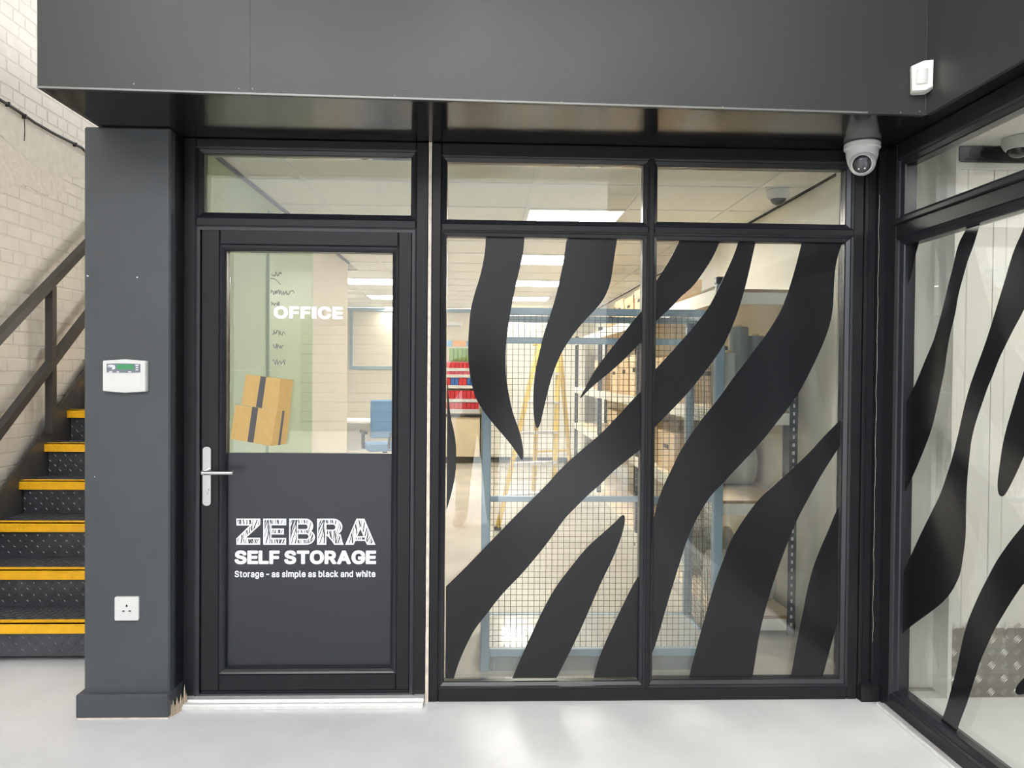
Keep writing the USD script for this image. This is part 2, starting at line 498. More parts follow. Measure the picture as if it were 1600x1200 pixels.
key = Polygon([(hx + 0.0035 * math.cos(a), kz - 0.009 + 0.0035 * math.sin(a)) for a in np.linspace(0, 6.28, 12)]).union(sbox(hx - 0.0035, kz - 0.009, hx + 0.0035, kz)).union(Polygon([(hx + 0.0085 * math.cos(a), kz + 0.006 + 0.0085 * math.sin(a)) for a in np.linspace(0, 6.28, 20)]))
part(door, 'lock_cylinder', flat(key, -0.008, 0.006, TF), chrome)
# lettering
part(door, 'lettering', flat(fit(set_text('OFFICE', 0.06, 0.065), *[gpt(427.5, 498)[0], gpt(536, 498)[0], gpt(480, 498.5)[1], gpt(480, 478.5)[1]]), GV - 0.0012, 0.001, TF), white_vinyl, label='white lettering OFFICE on the door glass')
LV = GV - 0.0034
zz0, zz1 = gpt(480, 851)[1], gpt(480, 810)[1]
zebra_px = [('Z', 369.5, 407), ('E', 411.5, 447.5), ('B', 452, 492.5), ('R', 495.5, 537.5), ('A', 539.5, 587)]


def glyph(ch):
    if ch == 'Z':
        return Polygon([(0, 1), (1, 1), (1, .76), (.42, .27), (1, .27), (1, 0), (0, 0), (0, .24), (.55, .73), (0, .73)])
    if ch == 'E':
        return Polygon([(0, 0), (1, 0), (1, .26), (.36, .26), (.36, .39), (.9, .39), (.9, .62), (.36, .62), (.36, .74), (1, .74), (1, 1), (0, 1)])
    if ch == 'A':
        o = Polygon([(0, 0), (.28, 0), (.345, .15), (.655, .15), (.72, 0), (1, 0), (.63, 1), (.37, 1)])
        return o.difference(Polygon([(.40, .33), (.60, .33), (.5, .60)]))
    c = lambda x, y, r, s=1.0: affinity.scale(Polygon([(x + r * math.cos(a), y + r * math.sin(a)) for a in np.linspace(0, 2 * math.pi, 40)[:-1]]), s, 1)
    if ch == 'B':
        o = sbox(0, 0, .62, 1).union(c(.62, .71, .29, 1.05)).union(c(.66, .29, .29, 1.15)).intersection(sbox(0, 0, 1, 1)).union(sbox(0, 0, .6, 1))
        return o.difference(sbox(.34, .60, .62, .77).union(c(.62, .685, .085))).difference(sbox(.34, .23, .66, .40).union(c(.66, .315, .085)))
    o = sbox(0, 0, .36, 1).union(sbox(0, .36, .60, 1)).union(c(.60, .68, .32, 1.15)).union(Polygon([(.36, .36), (.62, .42), (.9, .40), (1.0, 0), (.72, 0), (.66, .05)])).intersection(sbox(0, 0, 1, 1))
    o = o.union(Polygon([(.40, .38), (.80, .45), (1.02, 0), (.66, 0)]))
    return o.difference(sbox(.36, .58, .60, .77).union(c(.60, .675, .095))).difference(Polygon([(.36, -.01), (.36, .30), (.44, .30), (.62, -.01)]))


zshape = []
for ch, a, b in zebra_px:
    u0, u1 = gpt(a, 830)[0], gpt(b, 830)[0]
    zshape.append(fit(glyph(ch), u0, u1, zz0, zz1))
logo = shapely.union_all(zshape)
inner = logo.buffer(-0.0055, join_style=2)
lines = []
lu0, lu1 = logo.bounds[0] - 0.05, logo.bounds[2] + 0.02
H_ = zz1 - zz0
for k in range(105):
    u = lu0 + (lu1 - lu0) * k / 105 + random.uniform(-0.0015, 0.0015)
    lean = 0.030 * math.sin(k * 0.33) + 0.012
    w = []
    for t in np.linspace(-0.05, 1.05, 9):
        w.append((u + lean * (t - .5) + 0.004 * math.sin(5 * t + k * 1.7), zz0 + t * H_))
    lines.append(LineString(w).buffer(random.choice([0.0009, 0.0013, 0.0018]), 2))
logo = logo.difference(inner.intersection(shapely.union_all(lines)))
part(door, 'lettering', flat(logo, LV, 0.001, TF), white_vinyl, label='white striped lettering ZEBRA')
part(door, 'lettering', flat(fit(set_text('SELF STORAGE', 0.055, 0.035, 0.30), gpt(367, 870)[0], gpt(588, 870)[0], gpt(480, 881.5)[1], gpt(480, 859.5)[1]), LV, 0.001, TF), white_vinyl, label='white lettering SELF STORAGE')
part(door, 'lettering', flat(fit(set_text('Storage - as simple as black and white', 0.030, 0.10, 0.36), gpt(367, 898)[0], gpt(587, 898)[0], gpt(480, 904.5)[1], gpt(480, 891)[1]), LV, 0.001, TF), white_vinyl, label='small white slogan Storage - as simple as black and white')


# printed cartons on the door glass
def gpoly(pts):
    return Polygon([gpt(300 + x / 4, 470 + y / 4) for x, y in pts])


def decal(name, layers, label):
    first = None
    for i, (poly, m) in enumerate(layers):
        if first is None:
            first = part(door, name, flat(poly, GV - 0.0012, 0.0010, TF), m, label=label)
        else:
            part(first, ('side_face', 'printed_tape', 'printed_tape')[i - 1], flat(poly, GV - 0.0012 - 0.0002 * i, 0.0002, TF), m)


decal('carton_sticker', [(gpoly([(338, 461), (632, 494), (612, 690), (308, 650)]), print_box_a), (gpoly([(553, 485), (632, 494), (612, 690), (535, 682)]), print_box_b), (gpoly([(430, 472), (465, 476), (437, 672), (400, 664)]), print_tape)], 'printed picture of a brown carton with dark tape, upper one')
decal('carton_sticker', [(gpoly([(272, 650), (615, 690), (587, 895), (495, 908), (240, 862)]), print_box_a), (gpoly([(530, 684), (615, 690), (587, 895), (495, 908)]), print_box_b), (gpoly([(377, 663), (415, 668), (384, 887), (347, 881)]), print_tape), (gpoly([(566, 686), (580, 688), (553, 900), (538, 902)]), print_tape)], 'printed picture of a brown carton with dark tape, lower one')

# ------------------------------------------------------------------ window_1: two wide bays with zebra stripes
w0, w1 = -0.222, 1.585
win = thing('window_1', 'black framed glass screen of two bays with black zebra stripe vinyl beside the door', 'window', ((w0 + w1) / 2, YF, 0), kind='structure')
G = dict(a0=fx(698.5, 700), a1=fx(1002.5, 700), b0=fx(1026.5, 700), b1=fx(1318, 700))
b1z0, b1z1 = fz(850, 1064.5), fz(850, 370)
t1z0, t1z1 = fz(850, 344), fz(850, 256)
BW = 0.030
part(win, 'frame_jamb', member(w0, G['a0'] - BW, 0, ZT, TF), frame_black)
part(win, 'frame_jamb', member(G['b1'] + BW, w1, 0, ZT, TF), frame_black)
part(win, 'frame_head', member(G['a0'] - BW, G['b1'] + BW, t1z1 + BW, ZT, TF), frame_black)
part(win, 'frame_sill', member(G['a0'] - BW, G['b1'] + BW, 0, b1z0 - BW, TF), frame_black)
part(win, 'mullion', member(G['a1'] + 0.020, G['b0'] - 0.020, b1z0 - BW, t1z1 + BW, TF), frame_black)
part(win, 'transom', member(G['a0'] - BW, G['a1'] + 0.020, b1z1 + 0.020, t1z0 - 0.018, TF), frame_black)
part(win, 'transom', member(G['b0'] - 0.020, G['b1'] + BW, b1z1 + 0.020, t1z0 - 0.018, TF), frame_black)
for (u0, u1) in ((G['a0'], G['a1']), (G['b0'], G['b1'])):
    for (z0, z1) in ((b1z0, b1z1), (t1z0, t1z1)):
        part(win, 'glazing_bead', sweep_rect(u0 - BW, u1 + 0.022 if u0 < 0 else u1 + BW, z0 - BW if z0 < 1 else z0 - 0.020, z1 + 0.022 if z0 < 1 else z1 + BW, bead_profile(0.022 if u0 < 0 else 0.026), TF), bead_black)
for (u0, u1, n) in ((G['a0'], G['a1'], 'left'), (G['b0'], G['b1'], 'right')):
    pane(win, u0 - 0.004, u1 + 0.004, b1z0 - 0.004, b1z1 + 0.004, TF, f'large clear pane of the {n} bay')
    pane(win, u0 - 0.004, u1 + 0.004, t1z0 - 0.004, t1z1 + 0.004, TF, f'clear top-light pane of the {n} bay')
part(win, 'sealant_strip', bx(-0.2355, -0.2225, YF - 0.002, YF + 0.03, 0.0, ZT), sealant, label='cream sealant line between door and screen')

S1 = [(759, 362), (758.5, 392), (751, 430), (741, 460), (735, 485), (732, 522), (731, 557), (735, 592), (742, 620), (754, 641), (772, 664), (795, 690), (807, 707), (816.5, 722), (818, 708), (816, 690), (810, 668), (801, 645), (795, 617), (790, 585), (790, 552), (792, 522), (796, 497), (799, 479), (804, 455), (810, 427), (815, 408), (818.5, 388), (819.5, 362)]
S2 = [(887, 362), (882, 400), (877, 426), (870, 458), (860, 492), (850, 520), (844, 547), (837, 575), (833.5, 605), (833, 637), (835, 660), (839, 671), (844, 664), (849, 641), (854, 620), (861, 592), (870, 567), (882, 542), (902, 514), (917, 497), (930, 484), (940, 472), (947, 460), (954, 442), (957, 422), (960, 400), (964, 375), (966, 362)]
S3a = [(903, 627), (915, 605), (927, 582), (945, 557), (965, 532), (985, 507), (1012, 473), (1012, 524), (1000, 536), (977, 560), (955, 580), (935, 596), (921, 608)]
S3b = [(1070, 362), (1062, 376), (1047, 405), (1027, 437), (1015, 455), (1015, 512), (1027, 500), (1050, 479), (1066, 461), (1082, 449), (1102, 421), (1115, 400), (1125, 376), (1132, 362)]
S4a = [(680, 931), (694, 919), (720, 894), (752, 861), (780, 832), (810, 801), (852, 760), (877, 731), (910, 702), (942, 675), (970, 645), (1000, 612), (1014, 598), (1014, 692), (997, 705), (982, 717), (957, 737), (937, 758), (920, 772), (900, 792), (882, 810), (867, 832), (850, 855), (832, 877), (815, 897), (795, 917), (777, 937), (760, 960), (742, 982), (730, 1005), (721, 1025), (714, 1043), (705, 1075), (680, 1075)]
S4b = [(1159, 362), (1154, 377), (1147, 398), (1137, 420), (1125, 446), (1108, 480), (1087, 507), (1067, 530), (1047, 552), (1026, 575), (1010, 592), (1010, 682), (1026, 664), (1050, 640), (1072, 617), (1092, 593), (1112, 567), (1130, 541), (1143, 513), (1152, 490), (1161, 461), (1169, 430), (1175, 403), (1181, 376), (1184, 362)]
S5b = [(1256, 362), (1253, 378), (1247, 402), (1240, 428), (1231, 457), (1220, 486), (1200, 519), (1180, 545), (1160, 572), (1142, 595), (1125, 619), (1107, 642), (1087, 667), (1072, 690), (1060, 710), (1050, 732), (1037, 758), (1027, 785), (1022, 810), (1012, 830), (1012, 1038), (1025, 1005), (1035, 970), (1045, 935), (1055, 902), (1064, 873), (1072, 847), (1085, 817), (1097, 795), (1112, 772), (1130, 755), (1141, 742), (1165, 717), (1190, 690), (1212, 662), (1232, 637), (1250, 611), (1265, 582), (1280, 551), (1292, 522), (1299, 497), (1302, 475), (1303, 442), (1305, 417), (1310, 395), (1317, 377), (1322, 362)]
S5a = [(1014, 868), (998, 899), (985, 921), (970, 952), (952, 990), (940, 1017), (930, 1046), (924, 1076), (1014, 1076)]
S6 = [(793, 1076), (799, 1063), (815, 1025), (830, 992), (847, 955), (867, 918), (895, 882), (915, 857), (937, 837), (960, 817), (975, 801), (977, 815), (970, 842), (956, 876), (938, 912), (921, 952), (902, 995), (882, 1035), (868, 1062), (862, 1076)]
S7 = [(1330, 637), (1322, 646), (1308, 661), (1287, 682), (1265, 707), (1237, 733), (1210, 758), (1187, 778), (1170, 800), (1155, 822), (1140, 847), (1130, 875), (1117, 910), (1107, 945), (1097, 980), (1087, 1016), (1079, 1048), (1072, 1076), (1172, 1076), (1178, 1045), (1184, 1003), (1191, 970), (1200, 937), (1210, 905), (1222, 870), (1235, 837), (1247, 808), (1260, 784), (1273, 760), (1285, 739), (1297, 720), (1310, 700), (1330, 672)]
S8 = [(1330, 763), (1320, 777), (1306, 799), (1295, 827), (1282, 856), (1270, 887), (1261, 922), (1255, 955), (1247, 992), (1242, 1022), (1238, 1044), (1232, 1076), (1280, 1076), (1285, 1058), (1292, 1032), (1300, 1002), (1309, 970), (1317, 945), (1330, 915)]
S0 = [(680, 540), (698, 542), (697.5, 560), (700, 600), (702, 635), (704.5, 655), (709, 672), (712, 690), (713, 712), (712, 740), (707, 764), (701, 787), (692, 815), (680, 830)]
bayA, bayB = sbox(G['a0'] - .002, b1z0 - .002, G['a1'] + .002, b1z1 + .002), sbox(G['b0'] - .002, b1z0 - .002, G['b1'] + .002, b1z1 + .002)
for s, bay in ((S0, bayA), (S1, bayA), (S2, bayA), (S3a, bayA), (S4a, bayA), (S5a, bayA), (S6, bayA), (S3b, bayB), (S4b, bayB), (S5b, bayB), (S7, bayB), (S8, bayB)):
    poly = Polygon(chaikin([gpt(x, y) for x, y in s])).buffer(0).intersection(bay)
    part(win, 'zebra_stripe', flat(poly, GV - 0.0010, 0.0008, TF), vinyl_black)

# ------------------------------------------------------------------ window_2: the glass wall on the right
side = thing('window_2', 'black framed glass wall at right angles on the right with zebra stripe vinyl', 'window', (XR, 1.0, 0), kind='structure')
Y_END = -2.4
uA, uB = -3.17, -Y_END                     # u = -y, from the corner towards the viewer
gz0, gz1, kz0, kz1 = 0.088, 1.897, 2.042, 2.222
bays = [(-3.085, -1.02), (-0.95, 1.0), (1.07, 2.33)]
part(side, 'frame_jamb', member(uA, -3.085, 0, ZT, TS), frame_black)
part(side, 'frame_jamb', member(2.36, uB, 0, ZT, TS), frame_black)
part(side, 'frame_head', member(-3.085, 2.36, kz1 + 0.028, ZT, TS), frame_black)
part(side, 'frame_sill', member(-3.085, 2.36, 0, gz0 - 0.028, TS), frame_black)
part(side, 'transom', member(-3.085, 2.36, gz1 + 0.03, kz0 - 0.045, TS), frame_black)
part(side, 'transom_ledge', member(-3.10, 2.36, kz0 - 0.060, kz0 - 0.035, TS, -0.012, 0.03, 0.005), frame_black)
for a, b in bays[:-1]:
    part(side, 'mullion', member(b + 0.03, b + 0.07 + 0.0, gz0 - 0.028, kz1 + 0.028, TS), frame_black)
for a, b in bays:
    part(side, 'glazing_bead', sweep_rect(a, b + 0.03, gz0 - 0.028, gz1 + 0.03, bead_profile(0.028), TS), bead_black)
    part(side, 'glazing_bead', sweep_rect(a, b + 0.03, kz0 - 0.045, kz1 + 0.028, bead_profile(0.028), TS), bead_black)
    pane(side, a + 0.026, b + 0.004, gz0 - 0.002, gz1 + 0.004, TS)
    pane(side, a + 0.026, b + 0.004, kz0 - 0.019, kz1 + 0.002, TS)
R1 = [(1385, 425), (1404, 408), (1421, 387), (1432, 370), (1438, 370), (1435, 383), (1430, 400), (1425, 427), (1417, 450), (1410, 466), (1402, 482), (1385, 505)]
R2 = [(1513, 348), (1509, 360), (1497, 382), (1490, 415), (1482, 445), (1475, 475), (1467, 505), (1459, 533), (1447, 560), (1431, 600), (1417, 627), (1407, 647), (1399, 667), (1380, 700), (1380, 825), (1399, 798), (1412, 772), (1425, 747), (1436, 722), (1447, 695), (1456, 670), (1464, 637), (1471, 602), (1476, 580), (1480, 547), (1485, 520), (1493, 490), (1497, 462), (1505, 433), (1512, 407), (1521, 385), (1529, 358), (1532, 345)]
R3 = [(1606, 335), (1599, 360), (1586, 387), (1577, 415), (1570, 440), (1560, 472), (1548, 512), (1537, 545), (1525, 577), (1516, 602), (1507, 635), (1499, 672), (1490, 710), (1480, 742), (1470, 772), (1455, 802), (1440, 832), (1425, 865), (1408, 903), (1396, 930), (1380, 955), (1380, 1015), (1395, 1004), (1412, 988), (1432, 972), (1452, 958), (1475, 940), (1489, 922), (1497, 905), (1501, 895), (1505, 870), (1509, 840), (1509.5, 807), (1510, 775), (1512, 742), (1515, 712), (1518, 685), (1526, 655), (1535, 630), (1544, 603), (1551, 588), (1560, 563), (1571, 540), (1585, 512), (1599, 487), (1622, 430), (1642, 370), (1650, 318)]
R4 = [(1560, 772), (1558.5, 755), (1562, 730), (1566, 700), (1572, 672), (1580, 645), (1588, 618), (1600, 580), (1620, 520), (1645, 450), (1690, 440), (1668, 520), (1642, 600), (1622, 660), (1600, 713), (1588, 740), (1577, 762), (1570, 774), (1565, 776.5)]
R5 = [(1640, 765), (1600, 820), (1587, 835), (1572, 855), (1557, 877), (1545, 900), (1532, 925), (1520, 952), (1512, 972), (1505, 997), (1500, 1022), (1494, 1050), (1487, 1075), (1480, 1102), (1473, 1122), (1458, 1150), (1488, 1165), (1500, 1127), (1510, 1102), (1517, 1080), (1525, 1055), (1532, 1032), (1542, 1010), (1552, 987), (1565, 965), (1577, 945), (1590, 925), (1600, 911), (1660, 850), (1700, 810)]
R6 = [(1640, 1030), (1600, 1059), (1590, 1070), (1586, 1080), (1590, 1086), (1599, 1085), (1640, 1072), (1690, 1040), (1690, 1000)]
bayR = sbox(bays[0][0] + .026, gz0 - .001, bays[0][1] + .002, gz1 + .002)
for s in (R1, R2, R3, R4, R5, R6):
    poly = Polygon(chaikin([spt(x, y) for x, y in s])).buffer(0).intersection(bayR)
    part(side, 'zebra_stripe', flat(poly, GV - 0.0010, 0.0008, TS), vinyl_black)
# more stripes on the bays nearer the viewer
for k, (u, lean) in enumerate([(-1.60, 0.5), (-1.18, 0.4), (-0.80, 0.5), (-0.35, 0.45), (0.15, 0.6), (0.6, 0.4), (1.25, 0.5), (1.75, 0.45)]):
    pts = [(u + lean * (z - 0.9) * 0.5 + 0.05 * math.sin(3 * z + k), z) for z in np.linspace(0.0, 2.0, 10)]
    poly = LineString(pts).buffer(0.075, 6)
    cut = shapely.union_all([sbox(a + .026, gz0 - .001, b + .002, gz1 + .002) for a, b in bays])
    poly = poly.intersection(cut)
    part(side, 'zebra_stripe', flat(poly, GV - 0.0010, 0.0008, TS), vinyl_black)
part(side, 'floor_strip', cat(bx(XR - 0.028, XR + 0.002, Y_END, 3.12, 0.0, 0.010), rbx(XR - 0.034, XR - 0.022, Y_END, 3.12, 0.0, 0.016, 0.004)), alu, label='pale metal strip along the floor under the glass wall')

# corner post between the two screens
post = thing('trim_1', 'black corner post with a block foot between the glass screens', 'post', (1.625, YF, 0), kind='structure')
part(post, 'cover_strip', rbx(1.587, 1.603, YF - 0.006, YF + 0.05, 0.0, ZT, 0.003), frame_black)
part(post, 'post', rbx(1.603, 1.640, YF + 0.006, YF + 0.06, 0.0, ZT, 0.003), frame_black)
part(post, 'cover_strip', rbx(1.640, 1.674, YF - 0.014, YF + 0.05, 0.0, ZT, 0.003), frame_black)
part(post, 'foot_block', rbx(1.588, 1.668, YF - 0.032, YF + 0.01, 0.0, 0.072, 0.004), frame_black)
sp = []
for k in range(26):
    z = 0.25 + k * 0.075
    sp.append((1.641 + 0.002 * math.sin(k * 2.1), YF - 0.0145, z))
part(post, 'paint_crack', tube(sp, 0.0006, 5), sealant)

# ------------------------------------------------------------------ pillar, baseboard
PX0, PX1, PY = -1.562, -1.232, 3.06
pil = thing('pillar', 'dark grey painted square pillar left of the office door', 'pillar', ((PX0 + PX1) / 2, PY, 0), kind='structure')
part(pil, 'shaft', rbx(PX0, PX1, PY, 3.42, 0, SOF, 0.006), paint_black)
part(pil, 'side_infill', bx(PX1 - 0.004, PX1 + 0.006, PY + 0.05, YF + 0.05, 0.1, SOF), frame_black)
for (px, py, rr) in ((214, 433, 0.004), (137, 431, 0.0045), (148, 745, 0.002)):
    c = at_y(px, py, PY)
    ch = Polygon([(c[0] + rr * random.uniform(.5, 1.3) * math.cos(a), c[2] + rr * random.uniform(.4, .9) * math.sin(a)) for a in np.linspace(0, 2 * math.pi, 9)[:-1]])
    part(pil, 'paint_chip', flat(ch, -0.0004, 0.0006, wallmat('front', PY)), white_vinyl)
base = thing('baseboard_front', 'low dark painted skirting board wrapped round the pillar foot', 'skirting board', ((PX0 + PX1) / 2, PY, 0), kind='structure')
sk = rbx(PX0 - 0.022, PX1 + 0.004, PY - 0.020, PY + 0.30, 0.006, 0.098, 0.004)
part(base, 'board', sk, paint_black)
part(base, 'caulk_line', bx(PX0 - 0.018, PX1 + 0.002, PY - 0.016, PY + 0.28, 0.0, 0.007), sealant)
spl = []
for k in range(9):
    a = PX1 + 0.004 + 0.0035 * k
    h = (0.050, 0.062, 0.040, 0.066, 0.045, 0.070, 0.052, 0.100, 0.060)[k]
    y = PY + 0.004 + 0.010 * k
    q = trimesh.convex.convex_hull(np.array([(a - 0.003, y, 0.0), (a + 0.005, y, 0.0), (a - 0.003, y + 0.012, 0), (a + 0.005, y + 0.012, 0.0), (a - 0.001, y, h * .7), (a + 0.003, y + 0.006, h * .7), (a + 0.001, y + 0.004, h)]))
    spl.append(q)
part(base, 'splintered_end', cat(*spl), splinter, label='splintered bare timber end of the skirting')

# ------------------------------------------------------------------ bulkhead (trim_2): fascia boards and soffit
bul = thing('trim_2', 'black painted bulkhead over the shop front with a glossy underside', 'bulkhead', (0, 2.7, SOF), kind='structure')
ZTOP = 3.25
A, B = np.array([-1.508, 2.652]), np.array([1.584, 2.738])
Cc = np.array([1.640, Y_END - 0.1])
jt = 0.226                                   # joint along the front


def board(p, q, th=0.018, z0=SOF, z1=ZTOP):
    d = (q - p) / np.linalg.norm(q - p)
    n = np.array([-d[1], d[0]])
    poly = Polygon([p, q, q + n * th, p + n * th])
    m = trimesh.creation.extrude_polygon(poly, z1 - z0, engine='earcut')
    m.apply_translation((0, 0, z0))
    return m


J = A + (B - A) * jt
part(bul, 'fascia_board', board(A, J - (B - A) * 0.00008), fascia_black)
part(bul, 'fascia_board', board(J + (B - A) * 0.00008, B), fascia_black)
part(bul, 'fascia_board', board(B + np.array([0.0, -0.0006]), Cc), fascia_black)
sofp = Polygon([A + [0.002, 0.02], B + [0.0, 0.02], Cc + [0.02, 0], (XR + 0.07, Y_END - 0.1), (XR + 0.07, 3.265), (-1.506, 3.265)])
m = trimesh.creation.extrude_polygon(sofp, 0.018, engine='earcut')
m.apply_translation((0, 0, SOF + 0.0005))
part(bul, 'soffit_board', m, soffit_black)
part(bul, 'end_board', bx(-1.508, -1.490, 2.672, 3.42, SOF, ZTOP), fascia_black)
m = trimesh.creation.extrude_polygon(Polygon([A, B, Cc, (4.2, Y_END - 0.1), (4.2, 12.15), (-4.1, 12.15), (-4.1, 7.3), (-1.40, 7.3), (-1.40, 3.42), (-1.508, 3.42)]), 0.02, engine='earcut')
m.apply_translation((0, 0, ZTOP))
part(bul, 'top_deck', m, fascia_black)


def edge(p, q, r=0.0035):
    p3, q3 = np.array([*p, SOF]), np.array([*q, SOF])
    return beam(p3 + [0, -0.002, 0.002], q3 + [0, -0.002, 0.002], 0.005, 0.006)


part(bul, 'corner_bead', edge(A, B - (B - A) * 0.07), edge_bead, label='thin bare metal bead along the lower fascia edge')
for (px, py) in ((215, 136), (376, 142), (397, 142), (878, 158), (617, 150), (1133, 163), (1418, 169), (1449, 167)):
    c = at_y(px, py, 2.69)
    yy = A[1] + (c[0] - A[0]) * (B[1] - A[1]) / (B[0] - A[0])
    part(bul, 'screw_head', trimesh.creation.icosphere(1, 0.0032).apply_scale((1, .5, 1)).apply_translation((c[0], yy, c[2])), edge_bead)
for (px, py, w) in ((440, 127, .03), (630, 141, .035), (540, 30, .05), (770, 90, .02)):
    c = at_y(px, py, 2.69)
    yy = A[1] + (c[0] - A[0]) * (B[1] - A[1]) / (B[0] - A[0])
    part(bul, 'scuff_mark', beam((c[0] - w / 2, yy - 0.0006, c[2]), (c[0] + w / 2, yy - 0.0002, c[2] + w * .04), 0.0008, 0.0009), scuff_grey)

# ------------------------------------------------------------------ things on the pillar and the bulkhead
kc = at_y(196.5, 587.5, PY - 0.01)
kp = thing('alarm_keypad', 'white alarm keypad with a green display mounted on the dark pillar', 'keypad', (kc[0], PY, kc[2]))
kw, kh = 0.0785, 0.0595
prof = [(-kw, -kh + .004), (0, -kh - .002), (kw, -kh + .004), (kw, kh - .004), (0, kh + .002), (-kw, kh - .004)]
tq = wallmat('front', 0)
tq[:3, 3] = (kc[0], PY, kc[2])
part(kp, 'housing', cat(flat(Polygon(prof).buffer(0.002), -0.024, 0.008, tq), flat(Polygon(prof).buffer(0.004), -0.017, 0.017, tq)), white_plastic)
part(kp, 'fascia_panel', flat(Polygon([(-.066, .014), (-.03, .0125), (.03, .0125), (.062, .0145), (.062, .047), (.02, .049), (-.03, .049), (-.066, .047)]), -0.0252, 0.0014, tq), grey_plastic, label='dark grey display surround')
part(kp, 'display', flat(sbox(-.027, .026, .038, .045), -0.0262, 0.0014, tq), lcd_green, label='green backlit liquid crystal display')
for (a, b, w) in ((.050, .042, .012), (.050, .033, .010), (.050, .0245, .010), (-.05, .0165, .012), (-.023, .0165, .009), (.022, .0165, .012)):
    part(kp, 'indicator', flat(sbox(a - w / 2, b - .0022, a + w / 2, b + .0022), -0.0262, 0.0014, tq), white_vinyl)
wv = [Polygon([(-.063, .036), (-.05, .040), (-.035, .037), (-.034, .041), (-.05, .044), (-.06, .041)]), Polygon([(-.062, .032), (-.05, .034), (-.033, .030), (-.033, .036), (-.05, .038)]), Polygon([(-.046, .025), (-.035, .026), (-.036, .031), (-.044, .031)])]
part(kp, 'wave_emblem', flat(shapely.union_all(wv), -0.0262, 0.0014, tq), white_vinyl)
part(kp, 'flap', flat(sbox(-.072, -.052, .066, .010), -0.0252, 0.0016, tq), white_plastic)

sc = at_y(199.5, 950, PY)
so = thing('plug_socket', 'white single mains socket low on the dark pillar', 'socket', (sc[0], PY, sc[2]))
tq = wallmat('front', 0)
tq[:3, 3] = (sc[0], PY, sc[2])
sh = sbox(-.041, -.041, .041, .041).buffer(.005)
pins = shapely.union_all([sbox(-.0035, .006, .0035, .016), sbox(-.017, -.0125, -.007, -.0065), sbox(.007, -.0125, .017, -.0065)])
part(so, 'face_plate', cat(flat(sh.difference(pins), -0.010, 0.004, tq), flat(sh.buffer(.0006), -0.007, 0.007, tq)), white_plastic)
part(so, 'pin_holes', flat(pins.buffer(-.0002), -0.0071, 0.0005, tq), gasket)
for s in (-1, 1):
    part(so, 'screw', trimesh.creation.cylinder(radius=.003, height=.003, sections=14).apply_transform(trimesh.transformations.rotation_matrix(math.pi / 2, (1, 0, 0))).apply_translation((sc[0] + s * .030, PY - 0.0105, sc[2] + 0.0015)), alu)

# motion sensor in the corner of the bulkhead
ms = at_y(1441, 118, 2.69)
sen = thing('motion_sensor', 'small white motion sensor in the upper right corner of the bulkhead', 'sensor', (ms[0], 2.73, ms[2]))
th = math.radians(-24)
cs, sn = math.cos(th), math.sin(th)
Tsn = np.eye(4)
Tsn[:3, :3] = [[cs, -sn, 0], [sn, cs, 0], [0, 0, 1]]
Tsn[:3, 3] = (ms[0] + 0.004, 2.70, ms[2])
pf = Polygon([(-.033, -.052), (.012, -.055), (.036, -.044), (.037, .053), (.005, .054), (-.036, .040)])
hull = trimesh.convex.convex_hull(np.vstack([flat(pf, 0.0, 0.03, np.eye(4)).vertices, flat(affinity.scale(pf, .93, .95), -0.012, 0.01, np.eye(4)).vertices]))
hull.apply_transform(Tsn)
part(sen, 'housing', hull, cream_plastic)
ln = []
for a in np.linspace(-0.9, 0.9, 9):
    for z in (-.030, .022):
        ln.append((0.024 * math.sin(a), -0.004 - 0.016 * math.cos(a), z))
lens = trimesh.convex.convex_hull(np.array(ln))
lens.apply_transform(Tsn)
part(sen, 'lens', lens, white_plastic, smooth=30)
mk = cat(beam((-.012, -.0207, -.028), (.004, -.0207, -.010), .001, .002), beam((-.012, -.0207, -.028), (-.003, -.0207, -.030), .001, .002))
mk.apply_transform(Tsn)
part(sen, 'moulded_mark', mk, cream_plastic)
bkt = bx(-0.02, 0.02, 0.02, 0.055, -0.03, 0.03)
bkt.apply_transform(Tsn)
part(sen, 'bracket', bkt, cream_plastic)

# turret camera under the soffit
TC = np.array([1.525, 3.085, SOF])
tur = thing('security_camera', 'white turret security camera hanging under the bulkhead by the corner post', 'security camera', TC)
part(tur, 'base_ring', lathe([(0, 0), (.066, 0), (.070, -.004), (.070, -.022), (.067, -.026), (.062, -.028), (.060, -.040), (0, -.042)], 48).apply_translation(TC), white_plastic, smooth=35)
part(tur, 'shroud', lathe([(0, -.030), (.062, -.030), (.061, -.050), (.054, -.080), (.045, -.100), (.02, -.112), (0, -.114)], 48).apply_translation(TC), white_plastic, smooth=50)
bc = TC + np.array([-0.010, -0.024, -0.086])
part(tur, 'eyeball', trimesh.creation.icosphere(4, 0.050).apply_translation(bc), white_plastic, smooth=True)
fd = np.array([-0.47, -0.85, -0.34])
fd /= np.linalg.norm(fd)
Tl = trimesh.geometry.align_vectors((0, 0, 1), fd)
Tl[:3, 3] = bc
face = lathe([(0, .0512), (.012, .0508), (.022, .0490), (.030, .0455), (.0345, .0425), (.036, .036), (.030, .030), (0, .030)], 40)
face.apply_transform(Tl)
part(tur, 'face_disc', face, dark_plastic, smooth=35)
ring = lathe([(.0350, .0415), (.0385, .0400), (.0400, .034), (.0350, .028)], 40)
ring.apply_transform(Tl)
part(tur, 'face_rim', ring, white_plastic, smooth=35)
rt = np.cross(fd, (0, 0, 1.0))
rt /= np.linalg.norm(rt)
up_ = np.cross(rt, fd)
